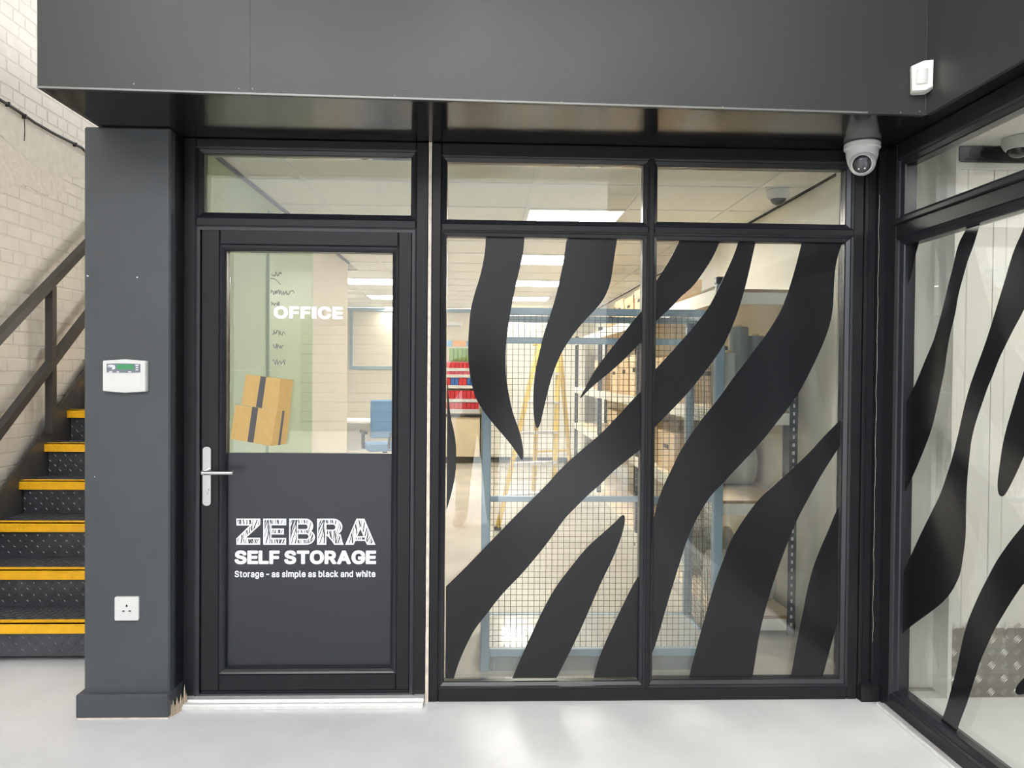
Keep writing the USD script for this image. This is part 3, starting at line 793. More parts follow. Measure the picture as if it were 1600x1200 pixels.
part(tur, 'lens_window', rbx(-.010, .010, -.008, .008, -.001, .001, .001).apply_transform(np.array([[*rt, 0], [*up_, 0], [*fd, 0], [0, 0, 0, 1]]).T @ np.eye(4)).apply_translation(bc + fd * .0505 + up_ * .008), lens_grey)
for s in (-1, 1):
    part(tur, 'lamp_lens', trimesh.creation.icosphere(2, .0042).apply_translation(bc + fd * .0475 + rt * s * .011 - up_ * .016), white_vinyl, smooth=True)

# green tape left on the floor at the door corner
tpc = [at_z(x, y, 0.001) for x, y in ((628, 1096), (663, 1096), (662, 1103), (627, 1102))]
solo('masking_tape', trimesh.creation.extrude_polygon(Polygon([(q[0], q[1]) for q in tpc]), 0.0012, engine='earcut').apply_translation((0, 0, 0.0005)), green_tape_mat, 'scrap of green masking tape on the floor at the right foot of the door', 'tape', loc=(tpc[0][0], tpc[0][1], 0))

# ------------------------------------------------------------------ wall_left: painted brick
XW = -2.64
bw = thing('wall_left', 'cream painted brick wall beside the steel stairs', 'wall', (XW, 5, 0), kind='structure')
part(bw, 'mortar_bed', bx(XW - 0.22, XW - 0.0015, -1.5, 9.0, 0, 4.6), mortar_mat)
rest = []
nb = 0
rr = np.random.default_rng(3)
for c in range(61):
    z0 = c * 0.075
    header = c % 6 == 2
    L = 0.1125 if header else 0.225
    y = -1.5 + (0.056 if header else (0.1125 if c % 2 else 0.0)) - 0.225
    while y < 9.0:
        ya, yb = max(y, -1.5), min(y + L, 9.0)
        if yb - ya > 0.03:
            jx, jz = rr.uniform(-0.0004, 0.0022), rr.uniform(-0.0012, 0.0012)
            m = rbx(XW - 0.05, XW + jx, ya + 0.0035, yb - 0.0035, z0 + 0.0035 + jz, z0 + 0.0715 + jz, 0.0035)
            if 4.02 < (ya + yb) / 2 < 5.30 and 0.36 < z0 < 3.5 and nb < 298:
                part(bw, 'brick', m, brick_mat)
                nb += 1
            else:
                rest.append(m)
        y += L
part(bw, 'brickwork', cat(*rest), brick_mat, kind='stuff')
# smooth rendered band under the cable with a ragged rough patch below
ys = np.linspace(3.6, 5.6, 21)
top = [(y, 2.795 - 0.033 * (y - 4.2)) for y in ys]
bot = [(y, 2.60 + 0.05 * math.sin(5 * y) + rr.uniform(-.02, .02)) for y in ys[::-1]]
rp = trimesh.creation.extrude_polygon(Polygon(top + bot), 0.007, engine='earcut')
rp.apply_transform(np.array([[0, 0, 1, XW - 0.001], [1, 0, 0, 0], [0, 1, 0, 0], [0, 0, 0, 1.0]]))
part(bw, 'render_patch', rp, mortar_mat, label='smooth rendered band under the cable')
rg = M('rough_render', (0.62, 0.585, 0.525), 0.8, var=0.1, scale=30, bump=1.0, bscale=45)
blob = chaikin([(3.9, 2.62), (4.4, 2.63), (4.85, 2.58), (5.0, 2.50), (4.75, 2.40), (4.45, 2.43), (4.3, 2.30), (4.05, 2.36), (3.8, 2.45)], 2)
rp = trimesh.creation.extrude_polygon(Polygon(blob), 0.006, engine='earcut')
rp.apply_transform(np.array([[0, 0, 1, XW - 0.001], [1, 0, 0, 0], [0, 1, 0, 0], [0, 0, 0, 1.0]]))
part(bw, 'render_patch', rp, rg, label='rough ragged render patch')
cpts = [at_x(x, y, XW + 0.014) for x, y in ((-60, 112), (0, 156), (12, 163), (38, 180), (55, 192), (85, 209), (117, 225), (128, 231), (136, 240))]
far = cpts[-1] + (cpts[-1] - cpts[-3]) * 4
cb = thing('wall_cable', 'black electric cable clipped along the cream brick wall', 'cable', (XW, cpts[1][1], cpts[1][2]))
near = [cpts[0] + (cpts[0] - cpts[1]) * t + np.array([0, 0, 0.05 * t]) for t in (14.0, 9.0, 5.0, 2.0)]
part(cb, 'cable', tube([*near, *cpts, far], 0.0085, 8), cable_mat, smooth=40)
for x, y in ((12, 163), (38, 182), (117, 226)):
    q = at_x(x, y, XW + 0.012)
    part(cb, 'clip', rbx(XW - 0.002, XW + 0.026, q[1] - 0.006, q[1] + 0.006, q[2] - 0.013, q[2] + 0.013, 0.003), cable_mat)
q = at_x(38, 184, XW + 0.012)
part(cb, 'loose_wire', tube([q, at_x(39, 205, XW + .013), at_x(38, 220, XW + .012)], 0.0022, 6), cable_mat)

# ------------------------------------------------------------------ steel staircase
XS, XE = -2.575, -1.46
st = thing('staircase', 'dark steel staircase with yellow step edges and chequer plate risers', 'staircase', ((XS + XE) / 2, 3.62, 0))
NS, RISE, GO, Y0, Z0 = 15, 0.185, 0.245, 3.62, 0.19


def lug(c, d, n, L=0.013, W=0.0042, hgt=0.0022):
    d, n = np.asarray(d, float), np.asarray(n, float)
    s = np.cross(n, d)
    base_ = [c + d * L, c + s * W, c - d * L, c - s * W]
    tops = [c + d * L * .45 + n * hgt, c - d * L * .45 + n * hgt]
    v = np.array(base_ + tops)
    f = [(0, 1, 4), (1, 5, 4), (1, 2, 5), (2, 3, 5), (3, 4, 5), (3, 0, 4)]
    return v, f


def lugs(origin, ux, uy, n, w, h, pitch=0.028, **kw):
    V, Fc = [], []
    nx, ny = int(w / pitch), max(1, int(h / pitch))
    for i in range(nx):
        for j in range(ny):
            c = origin + ux * (pitch * (i + .5) + (w - nx * pitch) / 2) + uy * (pitch * (j + .5) + (h - ny * pitch) / 2)
            d = (ux + uy if (i + j) % 2 else ux - uy) / math.sqrt(2)
            v, f = lug(c, d, n, **kw)
            Fc += [(a + len(V), b + len(V), e + len(V)) for a, b, e in f]
            V += list(v)
    m = trimesh.Trimesh(np.array(V), np.array(Fc), process=False)
    return m


EX, EY, EZ = np.eye(3)
for i in range(NS):
    y, z = Y0 + GO * i, Z0 + RISE * i
    zb = 0.03 if i == 0 else z - RISE
    part(st, 'tread', bx(XS, XE, y + 0.002, y + GO + 0.06, z - 0.008, z - 0.001), plate_dark)
    ri = part(st, 'riser', bx(XS + (0.0 if i == 0 else 0.012), XE, y + 0.020, y + 0.026, zb, z - 0.008), plate_dark)
    if i < 9:
        part(ri, 'plate_lugs', lugs(np.array([XS, y + 0.020, zb + 0.004]), EX, EZ, -EY, XE - XS, z - 0.052 - zb, 0.030), plate_dark, kind='stuff')
        part(st, 'plate_lugs', lugs(np.array([XS, y + 0.05, z - 0.001]), EX, EY, EZ, XE - XS, GO - 0.05, 0.030), plate_dark, kind='stuff')
    no = part(st, 'nosing', cat(bx(XS, XE, y - 0.003, y + 0.003, z - 0.047, z + 0.003), bx(XS, XE, y - 0.003, y + 0.050, z - 0.002, z + 0.003)), yellow)
    if i < 7:
        part(no, 'grip_lugs', lugs(np.array([XS, y - 0.003, z - 0.045]), EX, EZ, -EY, XE - XS, 0.046, 0.023, L=.010, W=.0032, hgt=.0012), yellow, kind='stuff')
    part(st, 'bolt', cat(rod((XS + 0.03, y + 0.10, z - 0.001), (XS + 0.03, y + 0.10, z + 0.007), 0.008, 6), rod((XS + 0.03, y + 0.2, z - 0.001), (XS + 0.03, y + 0.2, z + 0.007), 0.008, 6)), rail_steel)


def stringer(x0, x1):
    sl = RISE / GO
    ya, yb = Y0 - 0.13, Y0 + GO * NS
    f = lambda y, o: Z0 + (y - Y0) * sl + o
    pts = [(ya + 0.08, 0.0), (ya + 0.30, 0.0), (yb, f(yb, -0.24)), (yb, f(yb, 0.085)), (ya + 0.08, max(0.05, f(ya + 0.08, 0.085)))]
    m = trimesh.creation.extrude_polygon(Polygon(pts), x1 - x0, engine='earcut')
    m.apply_transform(np.array([[0, 0, 1, x0], [1, 0, 0, 0], [0, 1, 0, 0], [0, 0, 0, 1.0]]))
    return m


part(st, 'stringer', stringer(XS - 0.012, XS), steel_dark)
part(st, 'stringer', stringer(XE, XE + 0.012), steel_dark)
XHR = -2.552
for nm, (pa, pb) in (('handrail', ((0, 525), (133, 385))), ('middle_rail', ((0, 672), (133, 497)))):
    a, b = at_x(*pa, XHR), at_x(*pb, XHR)
    d = (b - a) / (b[1] - a[1])
    part(st, nm, beam(a + d * (3.72 - a[1]), a + d * (7.2 - a[1]), 0.045, 0.045), rail_steel)
a, b = at_x(0, 525, XHR), at_x(133, 385, XHR)
sl = (b[2] - a[2]) / (b[1] - a[1])
bpy = at_x(79.5, 560, XHR)[1]
for y in (bpy - 0.86, bpy, bpy + 0.9, bpy + 1.8):
    zt = a[2] + sl * (y - a[1])
    zb = Z0 + (y - Y0) * RISE / GO + 0.04
    if zt > 0.3:
        part(st, 'baluster', bx(XHR - 0.022, XHR + 0.022, y - 0.022, y + 0.022, max(zb, 0.0), zt - 0.02), rail_steel)

# ------------------------------------------------------------------ office shell
CEIL, YB = 2.355, 12.05
XL, XRW = -1.245, 1.712
solo('wall_back', bx(-4.1, 1.8, YB, YB + 0.1, 0, CEIL), cream_wall, 'cream far wall of the office', 'wall', kind='structure')
solo('wall_right', bx(XRW, XRW + 0.05, YF + 0.09, YB, 0, CEIL), white_wall, 'white side wall behind the storage rack', 'wall', kind='structure')
for k, yy in enumerate((3.95, 5.3)):  # lamps added out of view to brighten the lower brick wall
    sl_ = thing('added_stair_light', ('added unseen oblong lamp brightening the brick wall beside the lower stairs', 'added unseen oblong lamp brightening the brick wall beside the upper stairs')[k], 'wall light', (XL - .1, yy, 1.72))
    part(sl_, 'back_plate', rbx(XL - .125, XL - .1005, yy - .32, yy + .32, 1.68, 1.84, .006), white_plastic)
    part(sl_, 'diffuser', rbx(XL - .165, XL - .126, yy - .30, yy + .30, 1.70, 1.82, .012), stair_fill)
pw = thing('wall_partition', 'sage green and cream office partition wall left of the door', 'wall', (XL, 5, 0), kind='structure')
part(pw, 'green_section', bx(XL - 0.08, XL, YF + 0.09, 5.62, 0, CEIL), sage_wall, label='sage green section')
part(pw, 'cream_section', bx(XL - 0.08, XL, 5.62, 7.03, 0, CEIL), cream_wall, label='cream section')
solo('wall_stair_bounce', bx(XL - 0.10, XL - 0.081, 3.43, 7.19, 0, 3.24), white_wall, 'unseen white skin added along the stairs to bounce light onto the brick', 'wall', kind='structure')  # white skin added outside the office to bounce light into the stairwell
solo('wall_side', bx(-4.1, -4.0, 7.3, YB, 0, CEIL), cream_wall, 'cream side wall in the deep part of the office', 'wall', kind='structure')
solo('wall_return', bx(-4.1, XL - 0.08, 7.2, 7.3, 0, CEIL), cream_wall, 'cream return wall of the deep part of the office', 'wall', kind='structure')
solo('baseboard_back', bx(-4.0, XRW, YB - 0.015, YB, 0, 0.085), blue_steel, 'blue grey skirting board along the far office wall', 'skirting board', kind='structure')
solo('trim_3', bx(-4.0, XRW, YB - 0.05, YB, 2.30, CEIL - 0.002), blue_steel, 'blue grey beam along the top of the far office wall', 'beam', kind='structure')
solo('trim_4', rbx(1.655, 1.713, 3.56, 3.60, 0, CEIL, .003), white_wall, 'white lining strip at the near end of the side wall', 'lining strip', kind='structure')

# ceiling with tiles
ce = thing('ceiling', 'white suspended office ceiling of square tiles', 'ceiling', (0, 7, CEIL), kind='structure')
px0, py0, TX, TY = 0.252, 4.63, 0.600, 0.595
lamps = {(0, 0): None, (0, 3): None, (0, 6): None, (0, 9): None, (-3, 6): None, (-3, 9): None, (-3, 12): None, (0, 12): None}
for i in range(-8, 3):
    for j in range(-3, 13):
        x0, y0 = px0 + i * TX, py0 + j * TY
        x1, y1 = x0 + TX, y0 + TY
        x0c, x1c, y0c, y1c = max(x0, -4.0 if y0 >= 7.3 else XL), min(x1, XRW), max(y0, YF + 0.09), min(y1, YB)
        if x1c - x0c < 0.05 or y1c - y0c < 0.05 or (i, j) in lamps:
            continue
        part(ce, 'ceiling_tile', bx(x0c + .003, x1c - .003, y0c + .003, y1c - .003, CEIL + 0.004 + 0.001 * ((i * 7 + j * 3) % 3), CEIL + 0.018), tile_mat)
gr = []
for i in range(-8, 4):
    x = px0 + i * TX
    if XL < x < XRW:
        gr.append(bx(x - .012, x + .012, YF + 0.09, YB, CEIL, CEIL + 0.006))
    elif x < XL:
        gr.append(bx(x - .012, x + .012, 7.3, YB, CEIL, CEIL + 0.006))
for j in range(-3, 14):
    y = py0 + j * TY
    if YF + .1 < y < YB:
        gr.append(bx(-4.0 if y > 7.3 else XL, XRW, y - .012, y + .012, CEIL, CEIL + 0.0055))
part(ce, 'ceiling_grid', cat(*gr), grid_mat)
part(ce, 'shadow_batten', bx(XL, XL + 0.02, YF + 0.09, 7.03, CEIL - 0.012, CEIL), gasket, label='dark edge line along the left partition')
part(ce, 'shadow_batten', bx(XRW - 0.012, XRW, YF + 0.09, YB, CEIL - 0.010, CEIL), gasket, label='dark edge line along the right wall')
part(ce, 'slab', cat(bx(XL - .08, 1.8, YF + 0.09, 7.3, CEIL + 0.06, CEIL + 0.1), bx(-4.1, 1.8, 7.3, YB + .1, CEIL + 0.06, CEIL + 0.1)), tile_mat)
first = None
where = {(0, 0): 'nearest to the glass front, seen through the left top light', (0, 3): 'second from the glass front in the right row', (0, 6): 'third from the glass front in the right row', (0, 9): 'fourth from the glass front in the right row', (-3, 6): 'nearer one of the left row, seen through the door glass', (-3, 9): 'farther one of the left row, seen through the door glass', (-3, 12): 'last of the left row by the far wall', (0, 12): 'last of the right row by the far wall'}
for (i, j), w in where.items():
    lx, ly = px0 + (i + .5) * TX, py0 + (j + .5) * TY
    if first is None:
        first = thing('ceiling_light', f'square white LED ceiling panel, {w}', 'ceiling light', (lx, ly, CEIL), group='LED panels in the office ceiling')
        part(first, 'frame', sweep_rect(-.298, .298, -.295, .295, [(0, -0.002), (0.012, -0.004), (0.014, 0.0), (0.014, 0.02), (0, 0.02)], np.array([[1, 0, 0, 0], [0, 0, 1, 0], [0, 1, 0, 0], [0, 0, 0, 1.0]])), grid_mat, world=False)
        part(first, 'diffuser', bx(-.284, .284, -.281, .281, 0.0, 0.006), diffuser, world=False)
    else:
        dup(first, f'square white LED ceiling panel, {w}', (lx, ly, CEIL))


def dome_camera(c, label):
    t = thing('dome_camera', label, 'security camera', c)
    c = np.asarray(c, float)
    part(t, 'base_ring', lathe([(0, 0), (.056, 0), (.060, -.004), (.060, -.030), (.054, -.042), (0, -.044)], 40).apply_translation(c), white_plastic, smooth=35)
    d = trimesh.creation.icosphere(3, 0.042)
    d.apply_scale((1, 1, 0.9))
    part(t, 'dome', d.apply_translation(c + [0, 0, -.044]), dark_plastic, smooth=True)
    part(t, 'collar', lathe([(.040, -.040), (.052, -.040), (.050, -.048), (.043, -.050)], 40).apply_translation(c), white_plastic, smooth=35)


q = at_z(1216, 297, CEIL)
dome_camera((q[0], q[1], CEIL), 'white dome camera with dark bubble on the office ceiling, through the right top light')

# sage glass writing board with faint marker notes
bd = thing('writing_board', 'tall sage green glass writing board with handwritten notes on the green partition', 'writing board', (XL, 5.0, 0.5))
part(bd, 'board', rbx(XL + 0.002, XL + 0.016, 4.44, 5.52, 0.35, 2.28, .002), sage_board)
rs = random.Random(5)
for (py, n, x0_) in ((428, 5, 424), (457, 11, 423), (475, 4, 424), (520, 6, 426), (541, 5, 427), (566, 6, 426)):
    for k in range(1):
        pts = []
        for t in range(n * 3):
            q = at_x(x0_ + t * 1.15, py + rs.uniform(-4, 4), XL + 0.0168)
            pts.append(q)
        part(bd, 'marker_note', tube(pts, 0.0021, 4), ink)
part(bd, 'marker_note', tube([at_x(423, 435, XL + .017), at_x(430, 436, XL + .017), at_x(438, 444, XL + .017)], 0.0024, 4), ink)

# noticeboard far behind the door, chair and desk
q0, q1 = at_y(547, 478, YB - 0.02), at_y(612, 577, YB - 0.02)
nbx0, nbx1, nbz0, nbz1 = q0[0], -0.95, q1[2], q0[2] - 0.03
no = thing('noticeboard', 'wide cream noticeboard with a blue grey frame on the far wall', 'noticeboard', ((nbx0 + nbx1) / 2, YB, nbz0))
part(no, 'frame', sweep_rect(nbx0, nbx1, nbz0, nbz1, [(0, -0.03), (0.045, -0.03), (0.045, 0.0), (0, 0.0)], wallmat('front', YB - 0.001)), blue_steel)
part(no, 'board', bx(nbx0 + .04, nbx1 - .04, YB - 0.018, YB - 0.004, nbz0 + .04, nbz1 - .04), cream_wall)
dk = thing('desk', 'pale office desk behind the blue chair', 'desk', (-1.35, 10.2, 0))
part(dk, 'worktop', rbx(-2.1, -0.7, 9.85, 10.55, 0.705, 0.735, .004), shelf_white)
for x in (-2.05, -0.75):
    for y in (9.9, 10.5):
        part(dk, 'leg', bx(x - .02, x + .02, y - .02, y + .02, 0, 0.705), grid_mat)
part(dk, 'modesty_panel', bx(-2.0, -0.8, 10.44, 10.46, 0.3, 0.705), shelf_white)
chx, chy = -1.18, 9.2
ch = thing('office_chair', 'blue fabric office chair on a five-arm base at the desk', 'chair', (chx, chy, 0), rotz=20)
part(ch, 'seat', rbx(-.24, .24, -.23, .23, .44, .52, .03), blue_fabric, world=False)
part(ch, 'backrest', rbx(-.22, .22, -.27, -.21, .60, 1.04, .025), blue_fabric, world=False)
part(ch, 'back_bracket', beam((0, -.20, .46), (0, -.265, .66), .05, .02, (1, 0, 0)), black_lam, world=False)
part(ch, 'column', rod((0, 0, .10), (0, 0, .44), .028, 14), black_lam, world=False)
for k in range(5):
    a = k * 2 * math.pi / 5
    e = np.array([.28 * math.cos(a), .28 * math.sin(a), .07])
    ar = part(ch, 'base_arm', beam((0, 0, .10), e, .04, .03), black_lam, world=False)
    part(ar, 'castor', trimesh.creation.icosphere(2, .03).apply_translation((e[0], e[1], .03)), black_lam, world=False, smooth=True)
for s in (-1, 1):
    part(ch, 'armrest', cat(bx(s * .26 - .02, s * .26 + .02, -.15, .12, .64, .67), bx(s * .26 - .015, s * .26 + .015, -.03, .03, .46, .64)), black_lam, world=False)

# counter, packaging display and wall lamp at the far wall
cx0, cx1, cy0, cy1 = -0.95, -0.05, 11.55, 12.0
ct = thing('counter', 'cream fronted counter with black worktop under the packaging display', 'counter', ((cx0 + cx1) / 2, cy1, 0))
part(ct, 'carcass', bx(cx0, cx1, cy0 + .02, cy1, 0.09, 0.70), black_lam)
for a, b in ((cx0, (cx0 + cx1) / 2 - .003), ((cx0 + cx1) / 2 + .003, cx1 - .012)):
    part(ct, 'front_panel', rbx(a + .003, b - .003, cy0, cy0 + .02, 0.10, 0.695, .002), counter_front)
part(ct, 'plinth', bx(cx0, cx1, cy0 + .04, cy1, 0, 0.09), black_lam)
part(ct, 'worktop', rbx(cx0 - .01, cx1 + .01, cy0 - .03, cy1, 0.70, 0.735, .004), black_lam)
ds = thing('display_stand', 'white stepped display stand of packaging packs with orange and blue header on the counter', 'display stand', ((cx0 + cx1) / 2, cy1, 0.735))
part(ds, 'back_panel', bx(cx0 + .02, cx1 - .02, cy1 - .03, cy1, 0.735, 1.86), shelf_white)
rows = [(0.80, 0.10), (0.955, 0.13), (1.165, 0.12), (1.33, 0.06), (1.43, 0.09)]
for z, h in rows:
    sh_ = part(ds, 'shelf', bx(cx0 + .02, cx1 - .02, cy1 - .16, cy1 - .03, z - .018, z), shelf_white)
    part(sh_, 'label_strip', bx(cx0 + .02, cx1 - .02, cy1 - .166, cy1 - .160, z - .045, z + .004), white_plastic)
part(ds, 'plinth_or_shade_panel', bx(cx0 + .02, cx1 - .02, cy1 - .16, cy1 - .03, .735, .78), shelf_white)
for k in range(4):
    a = cx0 + .02 + k * .215
    part(ds, 'header_card', bx(a, a + .21, cy1 - .045, cy1 - .03, 1.77, 1.86), (orange_card, blue_card)[k % 2])
part(ds, 'side_card', bx(cx0 + .22, cx0 + .345, cy1 - .045, cy1 - .03, 1.53, 1.75), blue_card)
NTH = ['first', 'second', 'third', 'fourth', 'fifth', 'sixth', 'seventh', 'eighth', 'ninth', 'tenth']
for ri_, (z, h) in enumerate(rows):
    n = 10
    for k in range(n):
        w = .058
        x = cx1 - .033 - (k + 1) * .0625
        if ri_ == 2:
            mt, cn = (blue_pack, 'blue') if k % 4 in (1, 2) else (red_pack, 'red')
        elif ri_ == 3:
            mt, cn = pink_pack, 'pinkish red'
        else:
            mt, cn = red_pack, 'red'
        nm = ('bottom', 'second', 'third', 'fourth', 'top')[ri_]
        solo('packaging_pack', rbx(x, x + w, cy1 - .15, cy1 - .05, z + .0005, z + h, .004), mt, f'small {cn} pack on the {nm} shelf of the display, {NTH[k]} from its right end', 'pack', group=f'packs on the {nm} display shelf', loc=(x, cy1 - .1, z))
for k in range(6):
    x = cx1 - .10 - (k + 1) * .066
    solo('packaging_pack', rbx(x, x + .058, cy1 - .062, cy1 - .047, 1.54, 1.74, .003), green_pack, f'flat green pack hanging at the top of the display, {NTH[k]} from its right end', 'pack', group='green packs hanging on the display', loc=(x, cy1 - .05, 1.54))
wl0, wl1 = at_y(700, 503, YB), at_y(723, 511, YB)
wl = thing('wall_heater', 'white slim wall unit above the packaging display', 'wall unit', ((wl0[0] + wl1[0]) / 2, YB, wl1[2]))
part(wl, 'casing', rbx(wl0[0] - .3, wl1[0], YB - 0.09, YB - .001, wl1[2], wl0[2], .012), white_plastic)
part(wl, 'outlet_slot', bx(wl0[0] - .27, wl1[0] - .03, YB - 0.0915, YB - .08, wl1[2] + .008, wl1[2] + .018), grey_plastic)

cu = thing('cupboard', 'tall cream double door cupboard with bar handles on the far wall', 'cupboard', (0.8, YB, 0))
part(cu, 'carcass', bx(0.10, 1.52, YB - .45, YB - .016, 0.09, 1.80), shelf_white)
for a, b in ((0.105, .565), (.57, 1.035), (1.04, 1.515)):
    d_ = part(cu, 'door', rbx(a, b, YB - .47, YB - .45, 0.10, 1.795, .003), shelf_white)
    hh = b - .06
    part(d_, 'handle', tube([(hh, YB - .47, .76), (hh, YB - .505, .76), (hh, YB - .505, 1.04), (hh, YB - .47, 1.04)], .008, 8), alu)

# ------------------------------------------------------------------ yellow stepladder
ld = thing('step_ladder', 'yellow A-frame stepladder standing behind the wire mesh cage', 'stepladder', (0.48, 6.6, 0))
FLf, FRf, RLf, RRf = (np.array(q) for q in ((.125, 6.66, 0.02), (.62, 6.86, 0.02), (.515, 7.93, 0.02), (.95, 8.10, 0.02)))
AL, AR = np.array([.50, 7.16, 1.63]), np.array([.70, 7.24, 1.63])
acr = (AR - AL) / np.linalg.norm(AR - AL)
for a, b, nm in ((FLf, AL, 'front_stile'), (FRf, AR, 'front_stile'), (RLf, AL + [.01, .05, -.02], 'rear_stile'), (RRf, AR + [.01, .05, -.02], 'rear_stile')):
    part(ld, nm, beam(a, b, .055, .026, acr), ladder_yellow)
part(ld, 'top_cap', beam(AL - acr * .03 + [0, .03, .01], AR + acr * .03 + [0, .03, .01], .12, .035), ladder_yellow)
for k in range(5):
    t = (k + 1) / 6
    part(ld, 'step', beam(FLf + (AL - FLf) * t, FRf + (AR - FRf) * t, .075, .024), alu)
part(ld, 'rear_brace', beam(RLf + (AL - RLf) * .35, RRf + (AR - RRf) * .35, .03, .02), ladder_yellow)
for q in (FLf, FRf, RLf, RRf):
    part(ld, 'foot', rbx(q[0] - .03, q[0] + .03, q[1] - .025, q[1] + .025, 0, .035, .006), black_lam)

# ------------------------------------------------------------------ wire mesh cage just behind the glass
cg = thing('mesh_cage', 'blue grey framed wire mesh storage cage just behind the striped glass', 'mesh cage', (0.55, 3.75, 0))
cA, cB, cF, cR, cT = -0.010, 1.104, 3.50, 4.05, 1.666
PWD = 0.042
for x in (cA, cB - PWD):
    for y in (cF, cR - PWD):
        part(cg, 'post', rbx(x, x + PWD, y, y + PWD, 0.0, cT, .004), blue_steel)
for z0, z1 in ((1.634, 1.666), (1.503, 1.530), (0.780, 0.804), (0.066, 0.102)):
    part(cg, 'front_rail', rbx(cA + PWD, cB - PWD, cF + .004, cF + .034, z0, z1, .003), blue_steel)
for z0, z1 in ((1.634, 1.666), (0.066, 0.102)):
    part(cg, 'rear_rail', rbx(cA + PWD, cB - PWD, cR - .034, cR - .004, z0, z1, .003), blue_steel)
    for x in (cA + .004, cB - .034):
        part(cg, 'side_rail', rbx(x, x + .03, cF + PWD, cR - PWD, z0, z1, .003), blue_steel)
part(cg, 'plinth_or_shade_panel', bx(cA + PWD, cB - PWD, cF + .014, cF + .022, 0.0, 0.066), film_mat)  # dark sheet standing in for the shaded floor below the rail
part(cg, 'base_tray', bx(cA + .01, cB - .01, cF + .01, cR - .01, 0.088, 0.098), film_pale)


def grid(a, b, z0, z1, fn, pitch=.0268, r=.0010):
    ms = []
    n = int((b - a) / pitch)
    for k in range(n + 1):
        u = a + (b - a) * k / n
        ms.append(beam(fn(u, z0), fn(u, z1), 2 * r, 2 * r, (1, 1, 0)))
    n2 = int((z1 - z0) / pitch)
    for k in range(n2 + 1):
        z = z0 + (z1 - z0) * k / n2
        ms.append(beam(fn(a, z), fn(b, z), 2 * r, 2 * r))
    return cat(*ms)


part(cg, 'wire_mesh', grid(cA + .03, cB - .03, 0.10, 1.64, lambda u, z: np.array([u, cF + .036, z])), wire_mat, kind='stuff')
part(cg, 'wire_mesh', grid(cF + .03, cR - .03, 0.10, 1.64, lambda u, z: np.array([cB - .020, u, z])), wire_mat, kind='stuff')
part(cg, 'wire_mesh', grid(cF + .03, cR - .03, 0.10, 1.64, lambda u, z: np.array([cA + .020, u, z])), wire_mat, kind='stuff')

# ------------------------------------------------------------------ slotted angle storage rack along the right wall
RX0, RX1 = 1.205, 1.640
rk = thing('storage_rack', 'long slotted steel storage rack with cream board shelves along the right wall', 'storage rack', ((RX0 + RX1) / 2, 7, 0))
UY = [3.965, 6.05, 8.12, 10.2]
for k, y in enumerate(UY):
    for x in (RX0, RX1 - .042):
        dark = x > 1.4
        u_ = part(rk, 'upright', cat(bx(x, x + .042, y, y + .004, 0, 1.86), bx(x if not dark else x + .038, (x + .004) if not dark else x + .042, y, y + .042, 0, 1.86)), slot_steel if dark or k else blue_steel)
        ho = []
        for j in range(44):
            z = 0.06 + j * 0.041
            wv_ = .010 if j % 11 > 1 else .014
            ho.append(bx(x + .021 - wv_ / 2, x + .021 + wv_ / 2, y - .0006, y + .001, z - .009, z + .009))
            if not dark:
                ho.append(bx(x - .0006, x + .001, y + .012, y + .028, z - .009, z + .009))
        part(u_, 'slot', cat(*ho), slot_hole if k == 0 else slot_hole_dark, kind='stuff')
LV_ = [(0.105, 'bottom'), (0.71, 'low'), (1.185, 'middle'), (1.815, 'top')]
for z, _ in LV_:
    for k in range(3):
        ya, yb = UY[k] + .006, UY[k + 1] + .004
        s_ = part(rk, 'shelf', bx(RX0 + .006, RX1 - .006, ya, yb, z - .016, z), chip_board)
        part(s_, 'edge_beam', cat(bx(RX0 - .004, RX0 + .004, ya, yb, z - .075, z + .002), bx(RX1 - .004, RX1 + .002, ya, yb, z - .075, z)), shelf_white)
        if k == 0:
            part(s_, 'front_edge', bx(RX0 + .008, RX1 - .044, ya - .003, ya, z - .016, z), chip_edge)
            part(s_, 'front_beam', bx(RX0 + .008, RX1 - .044, ya - .002, ya + .010, z - .078, z - .016), shelf_white)
part(rk, 'end_cap', rbx(RX0 - .006, RX0 + .045, UY[0] - .006, UY[0] + .046, 1.84, 1.878, .006), black_lam)
part(rk, 'back_board', bx(RX1 - .01, RX1, UY[0] + .2, UY[3], 0.72, 1.80), cream_wall)
part(rk, 'base_panel', bx(RX0 + .002, RX0 + .012, UY[0] + .05, UY[3], 0.0, 0.03), shelf_white)


def carton(x, y, z, w, d, h, label, mt, grp):
    t = thing('cardboard_box', label, 'cardboard box', (x + w / 2, y + d / 2, z), group=grp)
    part(t, 'carton', rbx(x, x + w, y, y + d, z + .001, z + h, .004), mt)
    part(t, 'flap_seam', bx(x - .001, x + w + .001, y + d / 2 - .002, y + d / 2 + .002, z + h - .002, z + h + .0012), chip_edge)
    part(t, 'lid_edge', cat(bx(x - .003, x, y, y + d, z + h * .74, z + h), bx(x, x + w, y - .003, y, z + h * .74, z + h)), mt)
    part(t, 'hand_hole', cat(bx(x - .0042, x - .001, y + d * .36, y + d * .64, z + h * .58, z + h * .68), bx(x + w * .36, x + w * .64, y - .0042, y - .001, z + h * .58, z + h * .68)), hole_mat)


